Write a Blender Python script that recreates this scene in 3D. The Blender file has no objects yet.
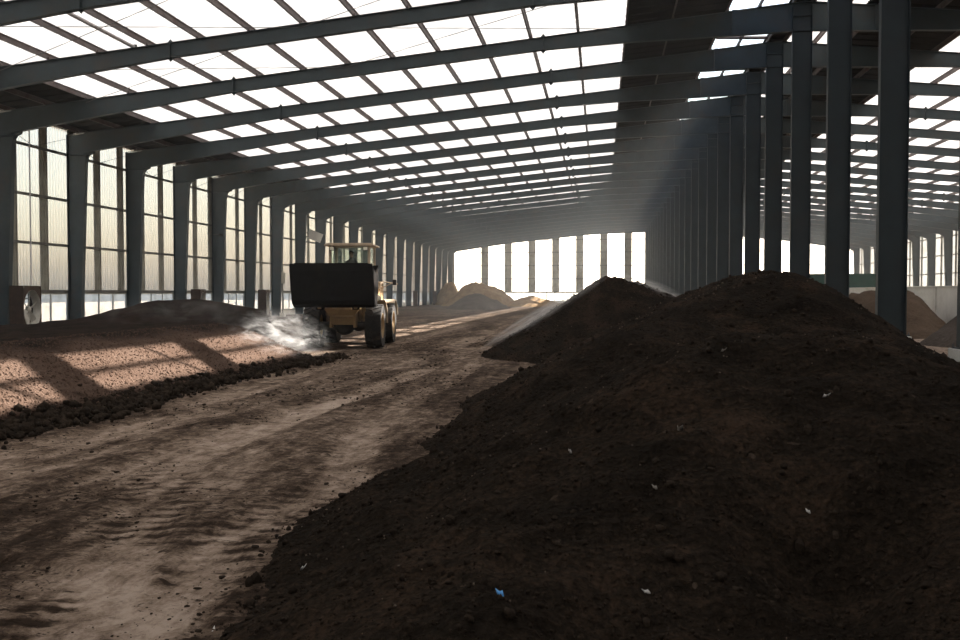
import bpy, bmesh, math, random
import numpy as np
from mathutils import Vector, Matrix

SC = bpy.context.scene
COL = SC.collection
random.seed(7)
RNG = np.random.default_rng(11)

# ------------------------------------------------------------------ camera
cam = bpy.data.objects.new('camera', bpy.data.cameras.new('camera'))
COL.objects.link(cam)
cam.data.sensor_width = 36.0
cam.data.lens = 920.0 / 960.0 * 36.0
cam.data.clip_start = 0.05
cam.data.clip_end = 600
cam.location = (0, 0, 2.0)
cam.rotation_euler = (math.radians(90 - 1.729), 0, math.radians(7.493))
SC.camera = cam

# ------------------------------------------------------------------ sky, sun, exposure
SUN_DIR = Vector((1.19, 0.97, 1.0)).normalized()      # towards the sun
world = bpy.data.worlds.new('sky')
SC.world = world
world.use_nodes = True
wn = world.node_tree.nodes
wl = world.node_tree.links
wn.clear()
w_out = wn.new('ShaderNodeOutputWorld')
w_bg = wn.new('ShaderNodeBackground')
w_sky = wn.new('ShaderNodeTexSky')
w_sky.sky_type = 'NISHITA'
w_sky.sun_disc = False
w_sky.sun_elevation = math.asin(SUN_DIR.z)
w_sky.sun_rotation = math.atan2(SUN_DIR.x, SUN_DIR.y)
w_sky.air_density = 1.3
w_sky.dust_density = 3.0
w_bg.inputs['Strength'].default_value = 0.28
wl.new(w_sky.outputs['Color'], w_bg.inputs['Color'])
wl.new(w_bg.outputs['Background'], w_out.inputs['Surface'])

sun = bpy.data.objects.new('sun', bpy.data.lights.new('sun', 'SUN'))
COL.objects.link(sun)
sun.data.energy = 31.0
sun.data.color = (1.0, 0.93, 0.84)
sun.data.angle = math.radians(0.53)
sun.rotation_euler = SUN_DIR.to_track_quat('Z', 'Y').to_euler()
sun.location = (60, 45, 60)

SC.view_settings.view_transform = 'Standard'
SC.view_settings.look = 'None'
SC.view_settings.gamma = 1.0
SC.view_settings.use_curve_mapping = False
SC.view_settings.exposure = 0.0
SC.cycles.max_bounces = 10
SC.cycles.diffuse_bounces = 5
SC.cycles.volume_bounces = 1
SC.cycles.transparent_max_bounces = 16

# ------------------------------------------------------------------ hall dimensions (metres)
XL, XM, XR = -27.6, 8.15, 43.9          # left eave, ridge, right eave
Y0, Y1 = -15.0, 165.0                   # the two gables
SLOPE = 0.1
BAY = 6.0
def roof_z(x):                           # top of the rafters
    return 12.95 + SLOPE * XM - SLOPE * abs(x - XM)
PUR = 0.27                               # purlin depth

# ------------------------------------------------------------------ numpy noise
def vnoise(x, y, seed=0):
    xi = np.floor(x).astype(np.int64); yi = np.floor(y).astype(np.int64)
    xf = x - xi; yf = y - yi
    u = xf * xf * (3 - 2 * xf); v = yf * yf * (3 - 2 * yf)
    def h(a, b):
        n = (a * 374761393 + b * 668265263 + seed * 974634777) & 0x7fffffff
        n = ((n ^ (n >> 13)) * 1274126177) & 0x7fffffff
        n = n ^ (n >> 16)
        return (n & 0xffff) / 65535.0
    return (h(xi, yi) * (1 - u) + h(xi + 1, yi) * u) * (1 - v) + (h(xi, yi + 1) * (1 - u) + h(xi + 1, yi + 1) * u) * v
def fbm(x, y, octs=4, seed=0):
    s = 0; a = 0.5
    for i in range(octs):
        s = s + a * (vnoise(x * 2 ** i + 13.7 * i, y * 2 ** i + 7.3 * i, seed + i) - 0.5); a *= 0.5
    return s * 2
def sstep(a, b, x):
    t = np.clip((x - a) / (b - a), 0, 1)
    return t * t * (3 - 2 * t)

# ------------------------------------------------------------------ mesh builder
class MB:
    def __init__(s): s.v = []; s.f = []
    def add(s, vs, fs):
        o = len(s.v); s.v += [tuple(p) for p in vs]; s.f += [tuple(i + o for i in f) for f in fs]; return s
    def box(s, x0, x1, y0, y1, z0, z1, M=None):
        p = [(x, y, z) for x in (x0, x1) for y in (y0, y1) for z in (z0, z1)]
        if M is not None: p = [M @ Vector(q) for q in p]
        return s.add(p, [(0, 1, 3, 2), (4, 6, 7, 5), (0, 4, 5, 1), (2, 3, 7, 6), (0, 2, 6, 4), (1, 5, 7, 3)])
    def prism(s, pts, axis, a, b):
        """outline pts in the plane of the two other axes (in x,y,z order), extruded along axis from a to b"""
        def P(p, t):
            return {'x': (t, p[0], p[1]), 'y': (p[0], t, p[1]), 'z': (p[0], p[1], t)}[axis]
        n = len(pts)
        return s.add([P(p, a) for p in pts] + [P(p, b) for p in pts],
                     [tuple(range(n))[::-1], tuple(range(n, 2 * n))] + [(i, (i + 1) % n, n + (i + 1) % n, n + i) for i in range(n)])
    def strip(s, pts, axis, a, b, t=0.02):
        """open outline given thickness t, extruded"""
        n = len(pts); out = []
        for i in range(n):
            p0 = Vector(pts[max(i - 1, 0)]); p1 = Vector(pts[min(i + 1, n - 1)])
            d = (p1 - p0).normalized(); out.append((pts[i][0] - d.y * t, pts[i][1] + d.x * t))
        for i in range(n - 1):
            s.prism([pts[i], pts[i + 1], out[i + 1], out[i]], axis, a, b)
        return s
    def tube(s, pts, r, seg=8, caps=True):
        pts = [Vector(p) for p in pts]; n = len(pts); vs = []; up = None
        for i, p in enumerate(pts):
            d = (pts[min(i + 1, n - 1)] - pts[max(i - 1, 0)]).normalized()
            ref = Vector((0, 0, 1)) if abs(d.z) < 0.9 else Vector((1, 0, 0))
            a = d.cross(ref).normalized(); b = d.cross(a)
            rr = r[i] if isinstance(r, (list, tuple)) else r
            vs += [p + a * math.cos(2 * math.pi * k / seg) * rr + b * math.sin(2 * math.pi * k / seg) * rr for k in range(seg)]
        fs = [(i * seg + k, i * seg + (k + 1) % seg, (i + 1) * seg + (k + 1) % seg, (i + 1) * seg + k) for i in range(n - 1) for k in range(seg)]
        if caps: fs += [tuple(range(seg))[::-1], tuple((n - 1) * seg + k for k in range(seg))]
        return s.add(vs, fs)
    def lathe(s, prof, c, axis='x', seg=28):
        """closed profile of (radius, offset along axis)"""
        n = len(prof); vs = []
        for k in range(seg):
            a = 2 * math.pi * k / seg
            for r, t in prof:
                q = (t, r * math.cos(a), r * math.sin(a)) if axis == 'x' else (r * math.cos(a), t, r * math.sin(a)) if axis == 'y' else (r * math.cos(a), r * math.sin(a), t)
                vs.append((c[0] + q[0], c[1] + q[1], c[2] + q[2]))
        fs = [(k * n + i, k * n + (i + 1) % n, ((k + 1) % seg) * n + (i + 1) % n, ((k + 1) % seg) * n + i) for k in range(seg) for i in range(n)]
        return s.add(vs, fs)
    def mesh(s, name, mat):
        me = bpy.data.meshes.new(name); me.from_pydata(s.v, [], s.f)
        bm = bmesh.new(); bm.from_mesh(me); bmesh.ops.recalc_face_normals(bm, faces=bm.faces); bm.to_mesh(me); bm.free()
        me.materials.append(mat); return me
    def build(s, name, mat, parent=None, smooth=False, bevel=0):
        me = s.mesh(name, mat)
        if smooth:
            me.polygons.foreach_set('use_smooth', [True] * len(me.polygons))
            me.set_sharp_from_angle(angle=math.radians(38))
        o = link(name, me, parent)
        if bevel:
            b = o.modifiers.new('bevel', 'BEVEL'); b.width = bevel; b.segments = 2; b.limit_method = 'ANGLE'
        return o

def link(name, me, parent=None, loc=None):
    o = bpy.data.objects.new(name, me); COL.objects.link(o)
    if parent is not None: o.parent = parent
    if loc is not None: o.location = loc
    return o
def tag(o, label=None, cat=None, group=None, kind=None):
    for k, v in (('label', label), ('category', cat), ('group', group), ('kind', kind)):
        if v: o[k] = v
    return o
def empty(name, loc=(0, 0, 0), rz=0.0):
    o = bpy.data.objects.new(name, None); COL.objects.link(o); o.location = loc; o.rotation_euler = (0, 0, rz)
    o.empty_display_size = 0.3
    return o
def copy_tree(o, kids, parent=None):
    c = o.copy(); COL.objects.link(c)
    if parent is not None: c.parent = parent
    for ch in kids.get(o.name, []): copy_tree(ch, kids, c)
    return c
def kids_of(root):
    d = {}
    for o in [root] + list(root.children_recursive): d[o.name] = list(o.children)
    return d
ORD = ['first', 'second', 'third', 'fourth', 'fifth', 'sixth', 'seventh', 'eighth', 'ninth', 'tenth', 'eleventh', 'twelfth', 'thirteenth',
       'fourteenth', 'fifteenth', 'sixteenth', 'seventeenth', 'eighteenth', 'nineteenth', 'twentieth', 'twenty-first', 'twenty-second',
       'twenty-third', 'twenty-fourth', 'twenty-fifth', 'twenty-sixth', 'twenty-seventh', 'twenty-eighth', 'twenty-ninth', 'thirtieth']

# ------------------------------------------------------------------ materials
def new_mat(name):
    m = bpy.data.materials.new(name); m.use_nodes = True
    nt = m.node_tree
    return m, nt, nt.nodes['Principled BSDF'], nt.nodes['Material Output']
def ramp(nt, fac, stops):
    r = nt.nodes.new('ShaderNodeValToRGB')
    el = r.color_ramp.elements
    while len(el) < len(stops): el.new(0.5)
    for e, (p, c) in zip(el, stops): e.position = p; e.color = (*c, 1)
    nt.links.new(fac, r.inputs['Fac']); return r
def noise(nt, vec, scale, detail=6, rough=0.6, dist=0.0):
    n = nt.nodes.new('ShaderNodeTexNoise'); n.inputs['Scale'].default_value = scale; n.inputs['Detail'].default_value = detail
    n.inputs['Roughness'].default_value = rough; n.inputs['Distortion'].default_value = dist
    if vec is not None: nt.links.new(vec, n.inputs['Vector'])
    return n
def position(nt, sx=1, sy=1, sz=1):
    g = nt.nodes.new('ShaderNodeNewGeometry'); m = nt.nodes.new('ShaderNodeMapping')
    m.inputs['Scale'].default_value = (sx, sy, sz); nt.links.new(g.outputs['Position'], m.inputs['Vector']); return m.outputs['Vector']
def mix(nt, fac, a, b, mode='MIX'):
    n = nt.nodes.new('ShaderNodeMix'); n.data_type = 'RGBA'; n.blend_type = mode
    for sock, val in ((n.inputs[0], fac), (n.inputs[6], a), (n.inputs[7], b)):
        if isinstance(val, (int, float)): sock.default_value = val
        elif isinstance(val, tuple): sock.default_value = (*val, 1)
        else: nt.links.new(val, sock)
    return n.outputs[2]
def bump(nt, h, strength, dist, prev=None):
    b = nt.nodes.new('ShaderNodeBump'); b.inputs['Strength'].default_value = strength; b.inputs['Distance'].default_value = dist
    nt.links.new(h, b.inputs['Height'])
    if prev is not None: nt.links.new(prev, b.inputs['Normal'])
    return b.outputs['Normal']
def earth(name, stops, scale=1.5, fleck=None, fine=18.0, bstr=0.7, bdist=0.03, attr=None):
    m, nt, P, out = new_mat(name)
    v = position(nt)
    n1 = noise(nt, v, scale, 8, 0.65, 0.3)
    n2 = noise(nt, v, fine, 5, 0.7)
    s = nt.nodes.new('ShaderNodeMath'); s.operation = 'MULTIPLY_ADD'
    nt.links.new(n2.outputs['Fac'], s.inputs[0]); s.inputs[1].default_value = 0.45
    h = nt.nodes.new('ShaderNodeMath'); h.operation = 'MULTIPLY'; nt.links.new(n1.outputs['Fac'], h.inputs[0]); h.inputs[1].default_value = 0.55
    nt.links.new(h.outputs[0], s.inputs[2])
    col = ramp(nt, s.outputs[0], stops).outputs['Color']
    if fleck:
        vo = nt.nodes.new('ShaderNodeTexVoronoi'); vo.inputs['Scale'].default_value = 26; nt.links.new(v, vo.inputs['Vector'])
        r = ramp(nt, vo.outputs['Color'], [(0.0, (0, 0, 0)), (0.93, (0, 0, 0)), (0.97, (1, 1, 1))])
        col = mix(nt, r.outputs['Color'], col, fleck)
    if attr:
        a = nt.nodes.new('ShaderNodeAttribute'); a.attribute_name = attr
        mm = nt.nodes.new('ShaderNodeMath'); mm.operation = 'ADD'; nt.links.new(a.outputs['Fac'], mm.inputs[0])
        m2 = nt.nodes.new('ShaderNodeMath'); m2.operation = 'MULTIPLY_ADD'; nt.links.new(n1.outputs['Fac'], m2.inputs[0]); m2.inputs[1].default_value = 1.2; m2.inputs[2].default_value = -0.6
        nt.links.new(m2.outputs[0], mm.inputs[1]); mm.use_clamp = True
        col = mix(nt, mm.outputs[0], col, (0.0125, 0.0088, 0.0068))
    nt.links.new(col, P.inputs['Base Color'])
    P.inputs['Roughness'].default_value = 1.0; P.inputs['Specular IOR Level'].default_value = 0.02
    vo2 = nt.nodes.new('ShaderNodeTexVoronoi'); vo2.inputs['Scale'].default_value = fine * 0.9; nt.links.new(v, vo2.inputs['Vector'])
    b1 = bump(nt, vo2.outputs['Distance'], bstr, bdist)
    nt.links.new(bump(nt, n2.outputs['Fac'], bstr, bdist, b1), P.inputs['Normal'])
    return m
def plain(name, c, rough=0.6, metal=0.0, var=0.25, scale=3.0, dirt=None, spec=0.3, bstr=0.0):
    m, nt, P, out = new_mat(name)
    v = position(nt)
    n = noise(nt, v, scale, 6, 0.65)
    lo = tuple(x * (1 - var) for x in c); hi = tuple(min(1, x * (1 + var)) for x in c)
    col = ramp(nt, n.outputs['Fac'], [(0.3, lo), (0.7, hi)]).outputs['Color']
    if dirt:
        d = noise(nt, v, scale * 0.6, 8, 0.75)
        r = ramp(nt, d.outputs['Fac'], [(0.5, (0, 0, 0)), (0.68, (1, 1, 1))])
        col = mix(nt, r.outputs['Color'], col, dirt)
    nt.links.new(col, P.inputs['Base Color'])
    P.inputs['Roughness'].default_value = rough; P.inputs['Metallic'].default_value = metal; P.inputs['Specular IOR Level'].default_value = spec
    if bstr: nt.links.new(bump(nt, n.outputs['Fac'], bstr, 0.01), P.inputs['Normal'])
    return m
def translucent(name, c, dirt, thr=(0.45, 0.75), refl=0.25, clear=0.0):
    """milky fibreglass sheet: passes light diffusely, weathered in patches"""
    m, nt, P, out = new_mat(name); nt.nodes.remove(P)
    v = position(nt)
    n = noise(nt, v, 0.7, 6, 0.65)
    col = mix(nt, ramp(nt, n.outputs['Fac'], [(thr[0], (0, 0, 0)), (thr[1], (1, 1, 1))]).outputs['Color'], c, dirt)
    t = nt.nodes.new('ShaderNodeBsdfTranslucent'); d = nt.nodes.new('ShaderNodeBsdfDiffuse'); mx = nt.nodes.new('ShaderNodeMixShader')
    nt.links.new(col, t.inputs['Color']); nt.links.new(col, d.inputs['Color']); mx.inputs[0].default_value = refl
    nt.links.new(t.outputs[0], mx.inputs[1]); nt.links.new(d.outputs[0], mx.inputs[2])
    if clear:      # partly see-through
        tr = nt.nodes.new('ShaderNodeBsdfTransparent'); m2 = nt.nodes.new('ShaderNodeMixShader'); m2.inputs[0].default_value = clear
        tr.inputs['Color'].default_value = (1.0, 0.935, 0.87, 1)
        nt.links.new(mx.outputs[0], m2.inputs[1]); nt.links.new(tr.outputs[0], m2.inputs[2]); mx = m2
    nt.links.new(mx.outputs[0], out.inputs['Surface'])
    return m
def clear_glass(name, tint, rough=0.05, through=0.75):
    m, nt, P, out = new_mat(name); nt.nodes.remove(P)
    t = nt.nodes.new('ShaderNodeBsdfTransparent'); t.inputs['Color'].default_value = (*tint, 1)
    g = nt.nodes.new('ShaderNodeBsdfGlossy'); g.inputs['Roughness'].default_value = rough; g.inputs['Color'].default_value = (0.8, 0.85, 0.85, 1)
    n = noise(nt, position(nt), 5, 4, 0.6)
    r = ramp(nt, n.outputs['Fac'], [(0.3, (1 - through - 0.08,) * 3), (0.8, (1 - through + 0.08,) * 3)])
    mx = nt.nodes.new('ShaderNodeMixShader'); nt.links.new(r.outputs['Color'], mx.inputs[0])
    nt.links.new(t.outputs[0], mx.inputs[1]); nt.links.new(g.outputs[0], mx.inputs[2]); nt.links.new(mx.outputs[0], out.inputs['Surface'])
    return m

M = {}
M['compost'] = earth('dark_compost', [(0.34, (0.0055, 0.0042, 0.003)), (0.5, (0.018, 0.0135, 0.0098)), (0.66, (0.052, 0.034, 0.023))], 1.3, (0.06, 0.045, 0.034), 20, 1.0, 0.05)
M['clod'] = earth('compost_clod', [(0.30, (0.010, 0.0078, 0.0058)), (0.5, (0.024, 0.018, 0.0135)), (0.75, (0.052, 0.039, 0.029))], 2.5)
M['bits'] = plain('husk_bits', (0.10, 0.075, 0.055), 0.8, 0, 0.6, 9)
M['windrow'] = earth('granular_compost', [(0.30, (0.043, 0.0265, 0.019)), (0.5, (0.082, 0.054, 0.041)), (0.72, (0.132, 0.09, 0.07))], 1.0, (0.18, 0.128, 0.098), 24, 0.9, 0.035, 'shade_clods')
M['straw'] = earth('straw', [(0.3, (0.10, 0.065, 0.035)), (0.5, (0.21, 0.14, 0.08)), (0.7, (0.33, 0.235, 0.145))], 0.8, None, 7, 1.0, 0.1)
M['grey_heap'] = earth('grey_fines', [(0.3, (0.05, 0.04, 0.033)), (0.55, (0.085, 0.07, 0.06)), (0.75, (0.14, 0.115, 0.095))], 0.9, None, 9)
M['brown_heap'] = earth('brown_sawdust', [(0.3, (0.05, 0.034, 0.024)), (0.5, (0.09, 0.064, 0.046)), (0.7, (0.13, 0.095, 0.07))], 0.9, None, 10)
M['steel'] = plain('painted_steel', (0.034, 0.049, 0.055), 0.55, 0, 0.2, 1.2, (0.048, 0.047, 0.045))
M['steel_dark'] = plain('column_paint', (0.018, 0.029, 0.034), 0.55, 0, 0.2, 1.2, (0.024, 0.028, 0.029))
M['purlin'] = plain('galvanised_purlin', (0.13, 0.105, 0.10), 0.6, 0.0, 0.2, 2.0, (0.085, 0.04, 0.034))
M['girt'] = plain('wall_rail_paint', (0.14, 0.135, 0.12), 0.6, 0, 0.2, 2.0)
M['cladding'] = plain('weathered_cladding', (0.30, 0.29, 0.24), 0.7, 0, 0.18, 1.4, (0.20, 0.17, 0.13))
M['roof_sheet'] = plain('dark_roof_sheet', (0.015, 0.0135, 0.012), 0.9, 0, 0.3, 1.1, (0.032, 0.026, 0.019), 0.1)
M['skylight'] = translucent('skylight_sheet', (0.31, 0.307, 0.307), (0.275, 0.27, 0.265))
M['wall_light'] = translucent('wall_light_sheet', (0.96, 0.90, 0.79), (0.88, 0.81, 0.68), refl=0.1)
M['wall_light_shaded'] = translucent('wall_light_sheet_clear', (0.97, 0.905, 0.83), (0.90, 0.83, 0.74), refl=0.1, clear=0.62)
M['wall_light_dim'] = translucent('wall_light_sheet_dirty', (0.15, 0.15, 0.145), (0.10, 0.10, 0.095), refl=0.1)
M['frosted'] = translucent('frosted_pane', (0.90, 0.92, 0.92), (0.62, 0.64, 0.64), (0.45, 0.65), 0.1, 0.45)
M['frame_white'] = plain('window_frame_paint', (0.42, 0.41, 0.37), 0.6, 0, 0.15, 4)
M['concrete'] = plain('old_concrete', (0.82, 0.80, 0.73), 0.9, 0, 0.08, 0.8, (0.66, 0.63, 0.56), 0.2, 0.3)
M['plinth'] = plain('plinth_concrete', (0.45, 0.45, 0.42), 0.9, 0, 0.12, 1.5, (0.3, 0.29, 0.26))
M['box_brown'] = plain('fan_casing', (0.050, 0.030, 0.020), 0.7, 0, 0.3, 3, (0.075, 0.045, 0.03))
M['fan_metal'] = plain('fan_blade_metal', (0.45, 0.43, 0.38), 0.5, 0.2, 0.2, 3)
M['rod'] = plain('brace_rod', (0.10, 0.10, 0.10), 0.5, 0.3)
M['pale_pipe'] = plain('pale_pipe', (0.55, 0.52, 0.52), 0.5, 0, 0.1)
M['rubber'] = plain('tyre_rubber', (0.018, 0.017, 0.016), 0.85, 0, 0.3, 6, (0.06, 0.045, 0.035))
M['loader_yellow'] = plain('loader_yellow', (0.30, 0.20, 0.095), 0.55, 0, 0.2, 2.5, (0.22, 0.14, 0.08))
M['loader_cream'] = plain('loader_cab_paint', (0.46, 0.36, 0.26), 0.55, 0, 0.15, 2.5, (0.25, 0.19, 0.14))
M['loader_dark'] = plain('loader_undercarriage', (0.03, 0.027, 0.025), 0.75, 0, 0.3, 4, (0.08, 0.06, 0.045))
M['bucket'] = plain('worn_bucket_steel', (0.007, 0.0065, 0.0065), 0.8, 0.0, 0.4, 3, (0.014, 0.011, 0.009), 0.03)
M['chrome'] = plain('bright_steel', (0.6, 0.6, 0.6), 0.3, 0.8, 0.1)
M['lamp_lens'] = plain('lamp_lens', (0.8, 0.75, 0.62), 0.15, 0, 0.05, 3, None, 0.8)
M['glass'] = clear_glass('cab_glass', (0.93, 0.97, 0.95), 0.06, 0.91)
M['black_plastic'] = plain('black_plastic', (0.02, 0.02, 0.02), 0.6)
M['cloth'] = plain('work_jacket', (0.05, 0.06, 0.075), 0.9, 0, 0.3, 12)
M['skin'] = plain('skin', (0.34, 0.2, 0.14), 0.6, 0, 0.1, 10)
M['hair'] = plain('black_hair', (0.012, 0.01, 0.009), 0.7, 0, 0.3, 30)
M['white_sign'] = plain('white_board', (0.75, 0.72, 0.66), 0.6, 0, 0.08, 2)
M['green'] = plain('green_paint', (0.012, 0.05, 0.038), 0.6, 0, 0.25, 1.5, (0.025, 0.05, 0.04))
M['tarp'] = plain('pale_tarp', (0.55, 0.53, 0.48), 0.6, 0, 0.15, 3)
M['tarp_dull'] = plain('dull_scrap', (0.2, 0.18, 0.16), 0.7, 0, 0.2, 20)
M['pvc_white'] = plain('white_scrap', (0.45, 0.44, 0.42), 0.5, 0, 0.1, 20)
M['pvc_blue'] = plain('blue_scrap', (0.10, 0.35, 0.75), 0.45, 0, 0.3, 20)
M['yard'] = plain('sunlit_yard', (0.74, 0.68, 0.58), 0.95, 0, 0.15, 0.3)

# floor: dusty trodden earth; 'dust' (pale) and 'dirt' (dark crumbs) are painted per vertex as ground colour
def floor_mat():
    m, nt, P, out = new_mat('trodden_earth')
    v = position(nt); vs = position(nt, 2.4, 0.35, 1)
    a = nt.nodes.new('ShaderNodeAttribute'); a.attribute_name = 'dust'
    n1 = noise(nt, v, 1.6, 9, 0.68, 0.4); n2 = noise(nt, vs, 1.7, 8, 0.7, 0.5); n3 = noise(nt, v, 24, 8, 0.85)
    def madd(x, k, y):
        q = nt.nodes.new('ShaderNodeMath'); q.operation = 'MULTIPLY_ADD'; nt.links.new(x, q.inputs[0]); q.inputs[1].default_value = k
        if isinstance(y, float): q.inputs[2].default_value = y
        else: nt.links.new(y, q.inputs[2])
        return q.outputs[0]
    n4 = noise(nt, position(nt, 1.0, 0.6, 1), 5.5, 7, 0.72, 0.6)
    f = madd(a.outputs['Fac'], 0.50, -1.36); f = madd(n1.outputs['Fac'], 0.75, f); f = madd(n2.outputs['Fac'], 0.80, f); f = madd(n4.outputs['Fac'], 1.10, f); f = madd(n3.outputs['Fac'], 0.75, f)
    c = ramp(nt, f, [(0.22, (0.020, 0.013, 0.009)), (0.36, (0.068, 0.047, 0.034)), (0.54, (0.145, 0.107, 0.080)), (0.70, (0.25, 0.19, 0.148)), (0.95, (0.40, 0.32, 0.26))])
    n5 = noise(nt, position(nt, 0.8, 1.5, 1), 9, 6, 0.7, 0.8)      # small dark crumbs and cracks
    k = madd(a.outputs['Fac'], -0.16, 0.08); k = madd(n5.outputs['Fac'], 1.0, k)
    kk = ramp(nt, k, [(0.54, (0, 0, 0)), (0.64, (1, 1, 1))])
    nt.links.new(mix(nt, kk.outputs['Color'], c.outputs['Color'], (0.034, 0.024, 0.0175)), P.inputs['Base Color'])
    P.inputs['Roughness'].default_value = 1.0; P.inputs['Specular IOR Level'].default_value = 0.03
    b = bump(nt, n4.outputs['Fac'], 0.8, 0.05); b = bump(nt, n3.outputs['Fac'], 0.9, 0.02, b); nt.links.new(b, P.inputs['Normal'])
    return m
M['floor'] = floor_mat()
M['floor_crumb'] = earth('floor_crumb', [(0.3, (0.018, 0.013, 0.010)), (0.5, (0.032, 0.024, 0.018)), (0.7, (0.055, 0.042, 0.032))], 2.5)

# ------------------------------------------------------------------ ground surfaces
def grid_obj(name, xs, ys, Z, mat, parent=None, keep=None, attr=None):
    X, Y = np.meshgrid(xs, ys); nx, ny = len(xs), len(ys)
    co = np.stack([X, Y, Z], -1).reshape(-1, 3).astype(np.float32)
    i = np.arange(nx * ny).reshape(ny, nx)
    q = np.stack([i[:-1, :-1], i[:-1, 1:], i[1:, 1:], i[1:, :-1]], -1).reshape(-1, 4)
    if keep is not None:
        k = keep[:-1, :-1] | keep[:-1, 1:] | keep[1:, 1:] | keep[1:, :-1]; q = q[k.reshape(-1)]
        used = np.unique(q); rm = np.full(nx * ny, -1); rm[used] = np.arange(len(used)); q = rm[q]; co = co[used]
    else: used = None
    me = bpy.data.meshes.new(name); n = len(q)
    me.vertices.add(len(co)); me.vertices.foreach_set('co', co.ravel())
    me.loops.add(n * 4); me.loops.foreach_set('vertex_index', q.ravel().astype(np.int32))
    me.polygons.add(n); me.polygons.foreach_set('loop_start', np.arange(0, n * 4, 4, dtype=np.int32))
    me.polygons.foreach_set('use_smooth', np.ones(n, dtype=bool))
    if attr is not None:
        for an, av in attr.items():
            av = av.reshape(-1)
            if used is not None: av = av[used]
            a = me.attributes.new(an, 'FLOAT', 'POINT'); a.data.foreach_set('value', av.astype(np.float32))
    me.update(); me.validate(); me.materials.append(mat)
    return link(name, me, parent)

def geo(a, b, r):
    n = int(math.log(b / a) / math.log(r)) + 1
    return a * (b / a) ** (np.arange(n + 1) / n)

LANES = [  # wheel lanes across the floor: (points x,y), half width, paleness, lugs
    ([(-3.0, 4.2), (-3.22, 5.6), (-3.62, 6.7), (-4.5, 8.8), (-4.88, 10.7), (-4.93, 13.3), (-4.8, 16.5), (-4.4, 26), (-4.8, 45), (-6, 80)], 0.27, 0.9, 1),
    ([(-2.4, 3.8), (-2.73, 5.86), (-3.05, 7.05), (-2.9, 8.0), (-2.72, 9.6), (-3.3, 12.5), (-3.5, 16), (-3.4, 20.6), (-3.4, 26)], 0.25, 1.1, 1),
    ([(-7.2, 6), (-7.1, 11.6), (-6.4, 14.3), (-5.8, 19.2), (-5.2, 26), (-5.6, 45), (-7, 80)], 0.45, 0.8, 0),
    ([(-4.8, 3), (-5.2, 8), (-5.0, 13), (-4.8, 18), (-4.5, 28)], 0.40, 0.55, 0),
    ([(-6.0, 4), (-6.2, 9), (-6.9, 14), (-7.4, 22), (-8, 30), (-8.2, 60)], 0.38, 0.6, 0),
    ([(-1.9, 3.6), (-2.3, 4.8), (-3.0, 5.6), (-4.4, 6.0)], 0.30, 0.7, 0),
]
def seg_dist(X, Y, pts):
    best = np.full(X.shape, 1e9); along = np.zeros(X.shape); L = 0
    for (ax, ay), (bx, by) in zip(pts[:-1], pts[1:]):
        dx, dy = bx - ax, by - ay; l2 = dx * dx + dy * dy
        t = np.clip(((X - ax) * dx + (Y - ay) * dy) / l2, 0, 1)
        d = np.hypot(X - ax - t * dx, Y - ay - t * dy); m = d < best
        along = np.where(m, L + t * math.sqrt(l2), along); best = np.where(m, d, best); L += math.sqrt(l2)
    return best, along
xs = np.concatenate([np.arange(-28.2, -14, 1.0), np.arange(-14, 4.5, 0.065), np.arange(4.5, 45, 1.0)])
ys = np.concatenate([np.arange(-15.4, 2, 1.0), geo(2.0, 62, 1.0085), np.arange(64, 172.5, 3.0)])
X, Y = np.meshgrid(xs, ys)
Z = 0.05 * fbm(X * 0.5, Y * 0.35, 3, 3) + 0.020 * fbm(X * 2.2, Y * 1.3, 4, 5) + 0.012 * np.abs(fbm(X * 5, Y * 3, 3, 6))
dust = 0.34 + 0.25 * fbm(X * 0.6, Y * 0.18, 4, 9)
rough_patch = sstep(0.05, 0.45, fbm(X * 0.9 + 5, Y * 0.28, 4, 21) + 0.10)
dust -= 0.30 * rough_patch
Z = Z + rough_patch * 0.03 * np.abs(fbm(X * 6, Y * 4, 3, 31))
wig = 0.12 * fbm(X * 0.7, Y * 0.7, 2, 55)
for pts, hw, pale, lugs in LANES:
    d, s = seg_dist(X, Y, pts); d = np.abs(d + wig)
    m = 1 - sstep(hw * 0.75, hw * 1.25, d)
    if lugs:   # chevron lugs along both edges
        edge = np.exp(-((d - hw * 0.95) / 0.16) ** 2)
        lug = (np.sin(s * 2 * math.pi / 0.25 + d * 8) > 0.15) * edge
        fade = np.clip((8.5 - s) / 5, 0, 1) * sstep(-0.35, 0.25, fbm(X * 1.1, Y * 0.8, 2, 91))
        Z = Z - 0.016 * lug * fade; dust = dust - 1.3 * lug * fade
    n = 0.6 + 0.55 * fbm(X * 1.3, Y * 0.35, 3, 77)
    dust = dust + 0.42 * pale * m * n; Z = Z * (1 - 0.6 * m) - 0.025 * m
for pts, hw, k in (([(-3.3, 6.9), (-3.4, 8.3), (-3.35, 9.7), (-3.9, 11.3), (-4.2, 14)], 0.36, 0.38), ([(-2.3, 10.5), (-2.6, 14), (-2.5, 20), (-2.9, 27)], 0.45, 0.32),
                   ([(-4.2, 5), (-4.7, 6.6), (-5.4, 8.5)], 0.5, 0.28), ([(-5.9, 9), (-5.9, 14), (-5.3, 19), (-4.8, 27)], 0.3, 0.25)):
    d, s = seg_dist(X, Y, pts); d = np.abs(d + 2.5 * wig)
    dust = dust - k * (1 - sstep(hw * 0.5, hw * 1.5, d)) * (0.7 + 0.8 * fbm(X * 2, Y * 0.9, 3, 66))
    Z = Z + 0.02 * (1 - sstep(hw * 0.4, hw * 1.4, d)) * (0.5 + np.abs(fbm(X * 6, Y * 5, 3, 67)))
near = np.exp(-((Y - 9) / 9) ** 2)
dust = dust + 0.10 * near * sstep(-9, -4, X)
dust = np.clip(dust + 0.45 * sstep(9.5, 11, X), 0, 1)          # paler swept floor in the right nave
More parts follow.
